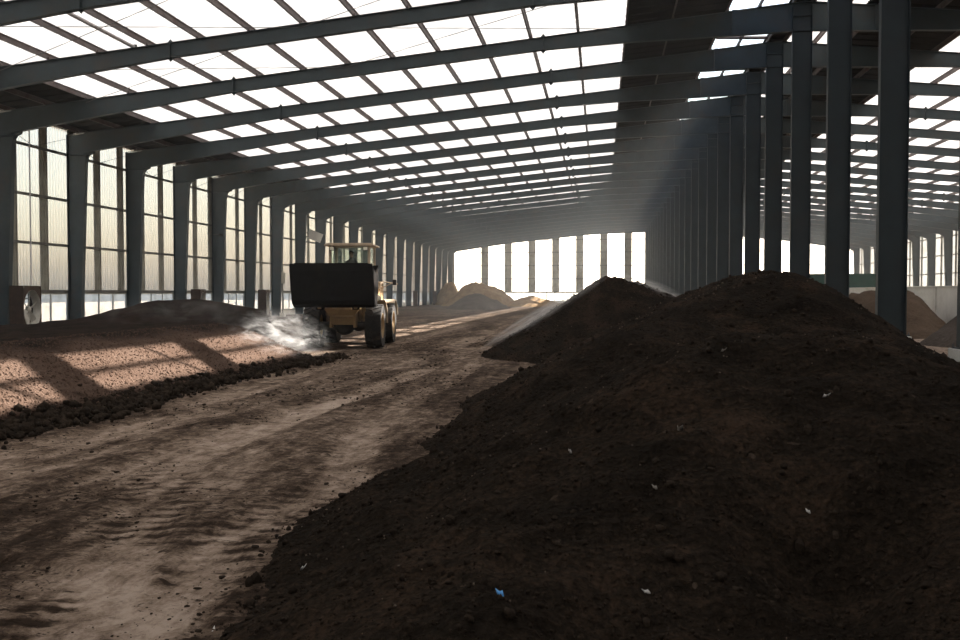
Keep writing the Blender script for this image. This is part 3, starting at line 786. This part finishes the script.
# small things by the left wall
sp = empty('notice_board', (-26.2, 82.2, 7.2)); tag(sp, 'white slanted board fixed to a left wall column above the loader bucket', 'board')
T = Matrix.Rotation(0.38, 4, 'Y')
MB().box(-0.65, 0.75, -0.03, 0.03, -0.42, 0.42, T).build('panel', M['white_sign'], sp)
MB().box(-0.62, -0.54, -1.20, 0.05, 0.20, 0.28).box(-0.62, -0.54, -1.20, 0.05, -0.16, -0.08).box(-0.62, -0.54, -0.06, 0.06, -0.16, 0.28).build('bracket', M['rod'], sp)
sg = empty('signpost', (-25.6, 71.9, 0.3)); tag(sg, 'thin signpost with a small grey plate beside the third fan', 'sign')
MB().tube([(0, 0, 0), (0, 0, 3.3)], 0.05, 8).build('post', M['girt'], sg)
MB().box(0.05, 0.07, -0.45, 0.45, 2.4, 3.3).build('plate', M['cladding'], sg)
MB().box(-0.2, 0.2, -0.2, 0.2, -0.3, 0.04).build('base', M['concrete'], sg)
for i, (yy, zz, lab) in enumerate(((63.2, 6.85, 'small dark wall lamp on the left wall rail, upper of two'), (63.0, 6.1, 'small dark wall lamp on a short arm, lower of two'))):
    lp = empty('wall_lamp', (XL, yy, zz)); tag(lp, lab, 'lamp', 'wall lamps on the left wall')
    MB().tube([(0.0, 0, 0), (0.35, 0, 0.05), (0.6, 0, 0.0)], 0.03, 8).build('arm', M['rod'], lp)
    MB().lathe([(0.02, 0.12), (0.10, 0.08), (0.2, -0.1), (0.18, -0.1), (0.08, 0.06), (0.02, 0.08)], (0.62, 0, -0.02), 'z', 14).build('lamp_shade', M['black_plastic'], lp, True)

# green screening machine behind the partition
gm = empty('screening_machine', (21.5, 80, 0)); tag(gm, 'dark green hopper machine standing behind the concrete partition', 'machine')
MB().prism([(-4.6, 3.45), (3.0, 3.45), (3.0, 2.2), (1.8, 1.5), (-2.2, 1.5), (-3.4, 2.3)], 'y', -1.2, 1.2).build('hopper', M['green'], gm, bevel=0.03)
MB().box(-4.7, 3.1, -1.28, 1.28, 3.42, 3.52).build('hopper_rim', M['green'], gm)
MB().lathe([(0.001, 1.22), (0.32, 1.22), (0.42, 1.24), (0.42, 1.32), (0.30, 1.34), (0.001, 1.34)], (1.9, -2.55, 2.2), 'y', 18).build('pulley', M['pale_pipe'], gm, True)
for sx in (-2.6, 2.4):
    for sy in (-1, 1): MB().box(sx - 0.1, sx + 0.1, sy - 0.1, sy + 0.1, 0, 2.2).build('leg', M['green'], gm)
MB().prism([(-6.6, 1.0), (-6.3, 0.9), (-3.4, 3.1), (-3.6, 3.3)], 'y', -0.5, 0.5).build('feed_conveyor', M['tarp'], gm)
MB().box(-6.4, -6.2, -0.5, 0.5, 0, 1.1).build('conveyor_leg', M['green'], gm)
# pale tarp scrap on the dark heap at the right edge
tb = MB(); P = []
for i in range(7):
    for j in range(4):
        t = i / 6; xx = 13.05 + 0.62 * t + 0.02 * math.sin(i * 2.1 + j); yy = 34.7 + 0.12 * j - 0.35 * t
        P.append((xx, yy, 0.30 + 0.62 * t + 0.05 * math.sin(i * 1.7 + j * 2)))
tb.add(P, [(i * 4 + j, i * 4 + j + 1, (i + 1) * 4 + j + 1, (i + 1) * 4 + j) for i in range(6) for j in range(3)])
o = tb.build('tarp_scrap', M['tarp'], None, True); s = o.modifiers.new('s', 'SOLIDIFY'); s.thickness = 0.02
tag(o, 'pale crumpled tarp strip lying on the grey heap at the right edge', 'tarp')

# litter on the near heap: small flakes of plastic and pale stones
def scrap(name, x, y, sx, sy, mat, label, group=None, rz=0.3):
    b = MB(); P = []
    for i in range(4):
        for j in range(3):
            P.append(((i / 3 - 0.5) * sx * (1 - 0.3 * (j - 1) * (i - 1.5)), (j / 2 - 0.5) * sy, 0.35 * sy * math.sin(i * 2.0 + j) + 0.25 * sy * (j - 1)))
    b.add(P, [(i * 3 + j, i * 3 + j + 1, (i + 1) * 3 + j + 1, (i + 1) * 3 + j) for i in range(3) for j in range(2)])
    o = b.build(name, mat, None, True); m = o.modifiers.new('s', 'SOLIDIFY'); m.thickness = 0.003
    o.location = (x, y, float(right_h(np.array([x]), np.array([y]))[0]) + 0.02); o.rotation_euler = (0.5, 0.2, rz)
    return tag(o, label, 'scrap', group)

# ------------------------------------------------------------------ wheel loader
LX, LY = -9.08, 32.0
ld = empty('wheel_loader', (LX, LY, 0), math.radians(6)); tag(ld, 'dusty yellow wheel loader facing the viewer with its black bucket raised', 'loader')
def make_wheel():
    r = empty('wheel'); R, W = 0.80, 0.58; w = W / 2
    prof = [(0.42, -w * 0.9), (0.62, -w), (0.73, -w * 0.95), (0.76, -w * 0.7), (0.76, w * 0.7), (0.73, w * 0.95), (0.62, w), (0.42, w * 0.9)]
    t = MB().lathe(prof, (0, 0, 0), 'x', 36).build('tyre', M['rubber'], r, True)
    b = MB()
    for k in range(22):
        for s in (-1, 1):
            a = 2 * math.pi * (k + (0.25 if s > 0 else -0.25)) / 22
            Mx = Matrix.Rotation(a, 4, 'X') @ Matrix.Rotation(0.0, 4, 'Z')
            q = [(s * 0.02, -0.02, 0.755), (s * w * 0.97, 0.11, 0.70), (s * w * 0.97, 0.19, 0.70), (s * 0.02, 0.06, 0.755)]
            lo = [Mx @ Vector((x, y, z - 0.03)) for x, y, z in q]; hi = [Mx @ Vector((x, y, z + 0.05)) for x, y, z in q]
            b.add(lo + hi, [(0, 1, 2, 3), (7, 6, 5, 4), (0, 4, 5, 1), (1, 5, 6, 2), (2, 6, 7, 3), (3, 7, 4, 0)])
    b.build('tread_lugs', M['rubber'], r)
    MB().lathe([(0.05, w * 0.42), (0.30, w * 0.45), (0.36, w * 0.62), (0.43, w * 0.92), (0.45, w * 0.92), (0.45, -w * 0.9), (0.36, -w * 0.5), (0.05, -w * 0.5)], (0, 0, 0), 'x', 28).build('rim', M['loader_yellow'], r, True)
    b = MB().lathe([(0.001, w * 0.72), (0.14, w * 0.70), (0.17, w * 0.40), (0.001, w * 0.40)], (0, 0, 0), 'x', 16)
    for k in range(10):
        a = 2 * math.pi * k / 10; b.tube([(w * 0.42, 0.24 * math.cos(a), 0.24 * math.sin(a)), (w * 0.55, 0.24 * math.cos(a), 0.24 * math.sin(a))], 0.02, 6)
    b.build('hub', M['loader_yellow'], r, True)
    return r
wheel = make_wheel(); kwh = kids_of(wheel); wheel.parent = ld
for i, (sx, y) in enumerate(((1, 0), (-1, 0), (1, 3.25), (-1, 3.25))):
    o = wheel if i == 0 else copy_tree(wheel, kwh, ld)
    o.location = (sx * 1.09, y, 0.80); o.rotation_euler = (0, 0, 0 if sx > 0 else math.pi)
for y in (0, 3.25):
    b = MB().tube([(-1.0, y, 0.80), (1.0, y, 0.80)], 0.15, 14)
    b.lathe([(0.001, -0.30), (0.22, -0.26), (0.33, -0.12), (0.33, 0.12), (0.22, 0.26), (0.001, 0.30)], (0, y, 0.80), 'y', 18)
    b.build('axle', M['loader_dark'], ld, True)
# front frame: two tower plates, belly, lamp brackets
b = MB()
for s in (-1, 1): b.prism([(-0.55, 0.75), (0.75, 0.75), (0.95, 1.2), (0.75, 2.15), (0.35, 2.2), (-0.45, 1.45)], 'x', s * 0.42 - 0.04, s * 0.42 + 0.04)
b.box(-0.42, 0.42, -0.5, 0.8, 0.85, 1.15).box(-0.42, 0.42, 0.5, 0.6, 1.1, 1.9)
b.build('front_frame', M['loader_yellow'], ld, bevel=0.015)
MB().prism([(-0.46, 1.18), (-0.62, 1.42), (0.62, 1.42), (0.46, 1.18)], 'y', -0.72, -0.52).build('front_cross_member', M['loader_yellow'], ld, bevel=0.02)
MB().box(-0.40, 0.40, 0.8, 1.5, 0.75, 1.35).build('articulation_joint', M['loader_dark'], ld, bevel=0.03)
b = MB().prism([(1.5, 0.7), (4.3, 0.85), (4.55, 1.3), (4.5, 2.25), (4.2, 2.38), (2.55, 2.45), (2.45, 1.5), (1.5, 1.4)], 'x', -0.80, 0.80)
b.build('engine_hood', M['loader_yellow'], ld, bevel=0.05)
MB().prism([(4.4, 0.6), (4.85, 0.65), (4.85, 1.35), (4.4, 1.35)], 'x', -1.15, 1.15).build('counterweight', M['loader_dark'], ld, bevel=0.06)
b = MB()
for i in range(6): b.box(-0.62, 0.62, 4.5, 4.56, 1.42 + i * 0.13, 1.48 + i * 0.13)
b.build('rear_grille', M['loader_dark'], ld)
for s in (-1, 1):   # fenders over front and rear wheels, steps
    for y0, nm in ((0.0, 'front_fender'), (3.25, 'rear_fender')):
        arc = [(y0 + 0.93 * math.cos(a), 0.80 + 0.93 * math.sin(a)) for a in [math.radians(q) for q in ((20, 45, 70, 95, 120) if y0 else (5, 25, 45, 65, 85))]]
        MB().strip(arc, 'x', s * 1.09 - 0.34, s * 1.09 + 0.34, 0.03).build(nm, M['loader_cream'], ld)
    b = MB()
    for z in (0.55, 0.85, 1.15): b.box(s * 0.85, s * 1.25, 1.25, 1.75, z, z + 0.03)
    b.box(s * 1.05 - 0.02, s * 1.05 + 0.02, 1.25, 1.29, 0.5, 1.55).box(s * 1.05 - 0.02, s * 1.05 + 0.02, 1.71, 1.75, 0.5, 1.55)
    b.build('step', M['loader_dark'], ld)
    # head lamp on its bracket beside the cab front
    hl = empty('head_lamp', (s * 1.18, -0.10, 1.78)); hl.parent = ld
    MB().lathe([(0.001, 0.0), (0.10, 0.0), (0.12, 0.05), (0.10, 0.16), (0.001, 0.18)], (0, 0, 0), 'y', 16).build('lamp_housing', M['black_plastic'], hl, True)
    MB().lathe([(0.001, -0.02), (0.07, -0.015), (0.095, 0.0), (0.001, 0.002)], (0, 0, 0), 'y', 16).build('lens', M['lamp_lens'], hl, True)
    MB().tube([(0, 0.1, -0.1), (-s * 0.25, 0.15, -0.25), (-s * 0.7, 0.2, -0.3)], 0.025, 8).build('lamp_bracket', M['loader_dark'], hl)
    # mirror on a bent arm
    mr = empty('mirror', (s * 0.95, 0.95, 2.30)); mr.parent = ld
    MB().tube([(-s * 0.2, 0, 0.05), (s * 0.35, -0.10, 0.08), (s * 0.85, -0.10, 0.0)], 0.02, 8).build('mirror_arm', M['loader_cream'], mr)
    MB().tube([(-s * 0.2, 0, -0.25), (s * 0.3, -0.08, -0.12), (s * 0.62, -0.10, 0.02)], 0.016, 8).build('mirror_stay', M['loader_cream'], mr)
    MB().box(s * 0.66, s * 0.80, -0.13, -0.09, -0.04, 0.16).build('mirror_head', M['black_plastic'], mr, bevel=0.015)
    # hand rail by the cab door
    MB().tube([(s * 1.12, 1.2, 1.55), (s * 1.12, 1.2, 2.35), (s * 1.12, 1.9, 2.35), (s * 1.12, 1.9, 1.55)], 0.018, 8).build('hand_rail', M['loader_cream'], ld)
# cab
cab = empty('cab', (0, 0, 0)); cab.parent = ld; cab.scale = (1, 1, 1.028)
MB().box(-0.84, 0.84, 0.95, 2.45, 1.45, 1.56).box(-1.15, 1.15, 1.15, 1.95, 1.42, 1.48).build('cab_floor', M['loader_dark'], cab)
b = MB().box(-0.76, 0.76, 1.02, 1.07, 1.55, 2.30).box(-0.76, -0.71, 1.05, 2.38, 1.55, 2.25).box(0.71, 0.76, 1.05, 2.38, 1.55, 2.25).box(-0.76, 0.76, 2.33, 2.38, 1.55, 2.45)
b.build('cab_panels', M['loader_cream'], cab)
for s in (-1, 1):
    MB().box(s * 0.72 - 0.045, s * 0.72 + 0.045, 0.99, 1.08, 1.55, 3.60).build('front_pillar', M['loader_cream'], cab)
    MB().box(s * 0.72 - 0.05, s * 0.72 + 0.05, 2.28, 2.38, 1.55, 3.60).build('rear_pillar', M['loader_cream'], cab)
    MB().box(s * 0.735 - 0.004, s * 0.735 + 0.004, 1.08, 2.28, 2.25, 3.58).build('side_window', M['glass'], cab)
    wl_ = empty('work_light', (s * 0.62, 0.86, 3.50)); wl_.parent = cab
    MB().box(-0.09, 0.09, -0.06, 0.06, -0.07, 0.07).build('light_housing', M['black_plastic'], wl_, bevel=0.01)
    MB().box(-0.075, 0.075, -0.068, -0.06, -0.055, 0.055).build('light_lens', M['lamp_lens'], wl_)
MB().box(-0.68, 0.68, 1.02, 1.028, 2.30, 3.58).build('windscreen', M['glass'], cab)
MB().box(-0.67, 0.67, 2.33, 2.338, 2.45, 3.58).build('rear_window', M['glass'], cab)
MB().prism([(-0.92, 3.60), (0.92, 3.60), (0.90, 3.66), (0.78, 3.70), (-0.78, 3.70), (-0.90, 3.66)], 'y', 0.82, 2.52).build('cab_roof', M['loader_cream'], cab, bevel=0.02)
MB().box(-0.34, 0.34, 1.66, 2.2, 1.56, 2.36).box(-0.32, 0.32, 2.10, 2.24, 2.34, 2.98).build('driver_seat', M['black_plastic'], cab, bevel=0.04)
MB().tube([(0, 1.22, 1.56), (0, 1.34, 2.80)], 0.05, 10).build('steering_column', M['black_plastic'], cab)
MB().lathe([(0.21, -0.015), (0.235, 0.0), (0.21, 0.015), (0.19, 0.0)], (0, 1.34, 2.84), 'z', 24).build('steering_wheel', M['black_plastic'], cab, True)
MB().tube([(-0.36, 1.32, 1.56), (-0.36, 1.30, 2.40), (-0.36, 1.28, 2.75)], [0.04, 0.03, 0.05], 8).build('console', M['black_plastic'], cab)
MB().lathe([(0.001, 0), (0.11, 0.0), (0.12, 0.12), (0.08, 0.20), (0.001, 0.22)], (-0.36, 1.28, 2.72), 'z', 14).build('console_fan', M['black_plastic'], cab, True)
MB().tube([(0.5, 3.3, 2.4), (0.5, 3.3, 3.15)], [0.07, 0.055], 10).build('exhaust_pipe', M['loader_dark'], ld)
# arms, cylinders, bucket (raised, curled back)
for s in (-1, 1):
    b = MB().prism([(0.62, 2.18), (0.30, 2.26), (-0.9, 2.12), (-1.45, 1.70), (-1.62, 1.55), (-1.50, 1.42), (-0.80, 1.72), (0.2, 1.95), (0.6, 1.98)], 'x', s * 0.62 - 0.06, s * 0.62 + 0.06)
    b.build('lift_arm', M['loader_yellow'], ld, bevel=0.02)
    cy_ = empty('lift_cylinder'); cy_.parent = ld
    MB().tube([(s * 0.52, 0.40, 1.05), (s * 0.52, -0.30, 1.50)], 0.085, 12).build('barrel', M['loader_yellow'], cy_, True)
    MB().tube([(s * 0.52, -0.30, 1.50), (s * 0.52, -0.78, 1.80)], 0.045, 10).build('piston_rod', M['chrome'], cy_, True)
MB().tube([(-0.62, -0.55, 1.95), (0.62, -0.55, 1.95)], 0.11, 12).build('arm_cross_tube', M['loader_yellow'], ld, True)
MB().prism([(-0.45, 2.7), (-0.25, 2.75), (-0.45, 2.1), (-1.1, 1.62), (-1.2, 1.75), (-0.65, 2.2)], 'x', -0.06, 0.06).build('bell_crank', M['loader_yellow'], ld, bevel=0.02)
MB().tube([(0, 0.45, 2.1), (0, -0.35, 2.68)], 0.08, 12).build('tilt_cylinder', M['loader_yellow'], ld, True)
bk = empty('bucket', (0, -1.62, 1.50)); bk.parent = ld
W = 1.37
floor_p = [(-1.02, 1.44), (-0.92, 1.05), (-0.70, 0.38)]
curve_p = [(-0.70 + 0.42 - 0.42 * math.cos(a), 0.38 - 0.36 * math.sin(a)) for a in [math.radians(q) for q in (0, 22, 45, 68, 90, 115)]]
back_p = [(0.10, 0.42), (0.28, 1.0), (0.34, 1.42)]
prof = floor_p + curve_p[1:] + back_p
MB().strip(prof, 'x', -W, W, -0.035).build('bucket_shell', M['bucket'], bk)
for s in (-1, 1):
    MB().prism([(-0.98, 1.30)] + prof[1:-1] + [(0.33, 1.38), (-0.3, 1.12)], 'x', s * W - 0.022, s * W + 0.022).build('side_plate', M['bucket'], bk)
MB().prism([(-W, 1.38), (-W + 0.16, 1.46), (W - 0.16, 1.46), (W, 1.38), (W, 1.20), (-W, 1.20)], 'y', -1.06, -1.00).build('cutting_edge', M['bucket'], bk)
b = MB()
for x in (-0.9, -0.3, 0.3, 0.9):
    b.strip([(p[0] - 0.03, p[1] - 0.03) for p in prof[3:8]], 'x', x - 0.06, x + 0.06, 0.03)
b.build('wear_strips', M['bucket'], bk)
for s in (-1, 1): MB().prism([(0.05, 0.10), (0.40, 0.30), (0.45, 0.05), (0.2, -0.1)], 'x', s * 0.62 - 0.12, s * 0.62 + 0.12).build('hinge_ear', M['bucket'], bk)

# ------------------------------------------------------------------ driver
def skin_body(name, joints, bones, root, mats, parent=None, levels=2, assign=None):
    names = list(joints); idx = {n: i for i, n in enumerate(names)}
    me = bpy.data.meshes.new(name); me.from_pydata([joints[n][0] for n in names], [(idx[a], idx[b]) for a, b in bones], [])
    o = link(name + '_rig', me)
    sm = o.modifiers.new('skin', 'SKIN'); sm.use_smooth_shade = True
    for i, n in enumerate(names):
        r = joints[n][1]; rr = r if isinstance(r, tuple) else (r, r)
        me.skin_vertices[0].data[i].radius = rr; me.skin_vertices[0].data[i].use_root = (n == root)
    ss = o.modifiers.new('sub', 'SUBSURF'); ss.levels = levels; ss.render_levels = levels
    bpy.context.view_layer.update()
    dg = bpy.context.evaluated_depsgraph_get()
    out = bpy.data.meshes.new_from_object(o.evaluated_get(dg)); out.name = name
    bpy.data.objects.remove(o)
    out.materials.clear()
    for m in mats: out.materials.append(m)
    for p in out.polygons:
        p.use_smooth = True
        if assign: p.material_index = assign(p.center)
    return link(name, out, parent)
J = {}
J['pelvis'] = ((0, 1.95, 2.12), (0.15, 0.11)); J['waist'] = ((0, 1.97, 2.32), (0.14, 0.10)); J['chest'] = ((0, 1.95, 2.58), (0.17, 0.115)); J['shoulders'] = ((0, 1.94, 2.72), (0.12, 0.08))
J['neck'] = ((0, 1.92, 2.82), 0.055); J['head_base'] = ((0, 1.905, 2.90), (0.07, 0.08)); J['head_mid'] = ((0, 1.895, 2.99), (0.078, 0.095)); J['head_top'] = ((0, 1.905, 3.075), (0.06, 0.075))
bones = [('pelvis', 'waist'), ('waist', 'chest'), ('chest', 'shoulders'), ('shoulders', 'neck'), ('neck', 'head_base'), ('head_base', 'head_mid'), ('head_mid', 'head_top')]
for s, t in ((-1, 'l'), (1, 'r')):
    J[t + 'sh'] = ((s * 0.185, 1.94, 2.69), 0.065); J[t + 'el'] = ((s * 0.27, 1.80, 2.46), 0.045); J[t + 'wr'] = ((s * 0.215, 1.52, 2.47), 0.030)
    J[t + 'pm'] = ((s * 0.20, 1.44, 2.485), (0.036, 0.022))
    J[t + 'hip'] = ((s * 0.10, 1.90, 2.09), 0.085); J[t + 'kn'] = ((s * 0.16, 1.52, 2.12), 0.062); J[t + 'an'] = ((s * 0.17, 1.40, 1.72), 0.042); J[t + 'toe'] = ((s * 0.18, 1.22, 1.615), (0.042, 0.03))
    bones += [('shoulders', t + 'sh'), (t + 'sh', t + 'el'), (t + 'el', t + 'wr'), (t + 'wr', t + 'pm'), ('pelvis', t + 'hip'), (t + 'hip', t + 'kn'), (t + 'kn', t + 'an'), (t + 'an', t + 'toe')]
    for k in range(4):
        fx = s * (0.172 + 0.021 * k); ln = (0.9, 1.0, 0.95, 0.8)[k]
        J[f'{t}f{k}a'] = ((fx, 1.395, 2.492), 0.0095); J[f'{t}f{k}b'] = ((fx, 1.395 - 0.045 * ln, 2.485), 0.0088); J[f'{t}f{k}c'] = ((fx, 1.395 - 0.055 * ln, 2.445), 0.008)
        bones += [(t + 'pm', f'{t}f{k}a'), (f'{t}f{k}a', f'{t}f{k}b'), (f'{t}f{k}b', f'{t}f{k}c')]
    J[t + 'ta'] = ((s * 0.16, 1.46, 2.47), 0.011); J[t + 'tb'] = ((s * 0.145, 1.42, 2.455), 0.009)
    bones += [(t + 'wr', t + 'ta'), (t + 'ta', t + 'tb')]
def who(c):
    return 1 if c.z > 2.855 or (c.y < 1.50 and 2.40 < c.z < 2.55) else 0
driver = empty('person', (LX, LY, 0), math.radians(6)); tag(driver, 'person in a dark jacket seated at the wheel inside the loader cab', 'person')
skin_body('body', J, bones, 'pelvis', [M['cloth'], M['skin']], driver, 2, who)
hb = MB(); hb.lathe([(0.001, 0.135), (0.05, 0.125), (0.09, 0.07), (0.098, 0.0), (0.085, -0.05), (0.07, -0.05), (0.001, 0.05)], (0, 1.925, 2.985), 'z', 18); hb.build('hair', M['hair'], driver, True)
fb = MB()
for s in (-1, 1): fb.lathe([(0.001, -0.008), (0.012, 0.0), (0.001, 0.006)], (s * 0.032, 1.808, 2.99), 'y', 10)
fb.build('eyes', M['black_plastic'], driver, True)
MB().prism([(1.815, 2.99), (1.778, 2.945), (1.815, 2.935)], 'x', -0.014, 0.014).build('nose', M['skin'], driver)
MB().box(-0.025, 0.025, 1.812, 1.826, 2.905, 2.913).build('mouth', M['skin'], driver)
for s in (-1, 1): MB().lathe([(0.001, -0.01), (0.028, 0.0), (0.001, 0.01)], (s * 0.088, 1.905, 2.975), 'x', 10).build('ear', M['skin'], driver, True)
driver.location.z = 0.46; driver.location.x = LX - 0.08

# ------------------------------------------------------------------ scraps of litter
LIT = [('plastic_scrap', -0.48, 4.38, 0.035, 0.02, 'pvc_blue', 'small blue plastic scrap on the dark heap, lower left'),
       ('plastic_scrap', 0.24, 4.87, 0.045, 0.016, 'pvc_white', 'small white scrap just left of the hollow in the heap'),
       ('plastic_scrap', -0.22, 6.7, 0.06, 0.025, 'pvc_white', 'bright white scrap on the left flank of the dark heap'),
       ('plastic_scrap', 0.55, 6.53, 0.07, 0.035, 'tarp_dull', 'pale crumpled scrap near the middle of the dark heap'),
       ('plastic_scrap', 1.61, 6.86, 0.045, 0.018, 'pvc_white', 'white scrap on the heap just below the near hump'),
       ('plastic_scrap', 1.01, 7.8, 0.04, 0.018, 'tarp_dull', 'pale fleck near the top of the near hump'),
       ('plastic_scrap', -2.02, 6.06, 0.04, 0.02, 'pvc_white', 'white scrap at the left foot of the dark heap'),
       ('plastic_scrap', -2.3, 5.2, 0.05, 0.03, 'pvc_white', 'white scrap on the floor beside the foot of the dark heap'),
       ('plastic_scrap', 1.26, 5.8, 0.03, 0.015, 'pvc_white', 'tiny white fleck on the heap right of the hollow'),
       ('plastic_scrap', 0.34, 5.87, 0.03, 0.018, 'tarp_dull', 'pale fleck on the heap above the hollow')]
for i, (nm, x, y, sx, sy, m, lab) in enumerate(LIT): scrap(nm, x, y, sx, sy, M[m], lab, 'litter on the dark heap', rz=i * 0.7)

# ------------------------------------------------------------------ haze and steam
def volume_mat(name, dens, col=(1, 1, 1), aniso=0.2, nz=None):
    m = bpy.data.materials.new(name); m.use_nodes = True; nt = m.node_tree; nt.nodes.clear()
    out = nt.nodes.new('ShaderNodeOutputMaterial'); v = nt.nodes.new('ShaderNodeVolumeScatter')
    v.inputs['Color'].default_value = (*col, 1); v.inputs['Anisotropy'].default_value = aniso; v.inputs['Density'].default_value = dens
    if nz:
        scale, sx, sz, lo, hi, soft = nz
        tc = nt.nodes.new('ShaderNodeTexCoord'); mp = nt.nodes.new('ShaderNodeMapping'); mp.inputs['Scale'].default_value = (sx, 1, sz)
        nt.links.new(tc.outputs['Object'], mp.inputs['Vector'])
        n = noise(nt, mp.outputs['Vector'], scale, 5, 0.6, 1.2)
        r = ramp(nt, n.outputs['Fac'], [(lo, (0, 0, 0)), (hi, (1, 1, 1))])
        ln = nt.nodes.new('ShaderNodeVectorMath'); ln.operation = 'LENGTH'; nt.links.new(tc.outputs['Object'], ln.inputs[0])
        f = nt.nodes.new('ShaderNodeMapRange'); f.inputs['From Min'].default_value = 1.0; f.inputs['From Max'].default_value = soft
        nt.links.new(ln.outputs['Value'], f.inputs['Value'])
        k = nt.nodes.new('ShaderNodeMath'); k.operation = 'MULTIPLY'; nt.links.new(r.outputs['Color'], k.inputs[0]); nt.links.new(f.outputs['Result'], k.inputs[1])
        k2 = nt.nodes.new('ShaderNodeMath'); k2.operation = 'MULTIPLY'; nt.links.new(k.outputs[0], k2.inputs[0]); k2.inputs[1].default_value = dens
        nt.links.new(k2.outputs[0], v.inputs['Density'])
    nt.links.new(v.outputs[0], out.inputs['Volume']); return m
def hall_slice(ya, yb_):
    return MB().prism([(XL + 0.02, -0.2), (XR - 0.02, -0.2), (XR - 0.02, roof_z(XR) + 0.2), (XM, roof_z(XM) + 0.2), (XL + 0.02, roof_z(XL) + 0.2)], 'y', ya, yb_)
haze = hall_slice(Y0 + 0.05, 47.9).build('haze', volume_mat('thin_haze', 0.0003, (0.93, 0.96, 1.0), 0.3))
tag(haze, 'thin dusty haze filling the near half of the hall', 'haze', None, 'stuff')
haze = hall_slice(48.0, Y1 + 0.3).build('haze', volume_mat('dusty_haze', 0.0012, (0.90, 0.96, 1.0), 0.3))
tag(haze, 'denser dusty haze filling the far half of the hall', 'haze', None, 'stuff')
def steam(label, loc, size, dens, nz, rot=(0, 0, 0)):
    bm = bmesh.new(); bmesh.ops.create_icosphere(bm, subdivisions=3, radius=1.0)
    me = bpy.data.meshes.new('steam'); bm.to_mesh(me); bm.free()
    me.materials.append(volume_mat('steam_' + label.split()[0], dens, (1, 1, 1), 0.25, nz))
    o = link('steam', me); o.location = loc; o.scale = size; o.rotation_euler = rot
    return tag(o, label, 'steam', None, 'stuff')
steam('white steam rising off the sunlit end of the left windrow', (-9.2, 26.0, 0.7), (1.4, 2.8, 0.8), 1.9, (3.4, 1.0, 1.6, 0.50, 0.74, 0.25), (0, 0.35, 0))
steam('thin steam trailing up the left slope of the rear heap', (-1.75, 28.9, 1.38), (2.5, 1.8, 0.26), 1.1, (2.6, 0.9, 1.2, 0.42, 0.72, 0.3), (0, -0.54, 0))
steam('pale steam over the crest of the rear heap', (1.5, 31.3, 2.15), (1.5, 2.2, 0.34), 0.8, (2.6, 1, 1.2, 0.42, 0.72, 0.3), (0, 0.34, 0))
steam('faint steam wisps over the dark left mound', (-13.5, 28.5, 1.2), (3.2, 3.0, 0.9), 0.12, (2.6, 1.4, 0.6, 0.50, 0.75, 0.3))
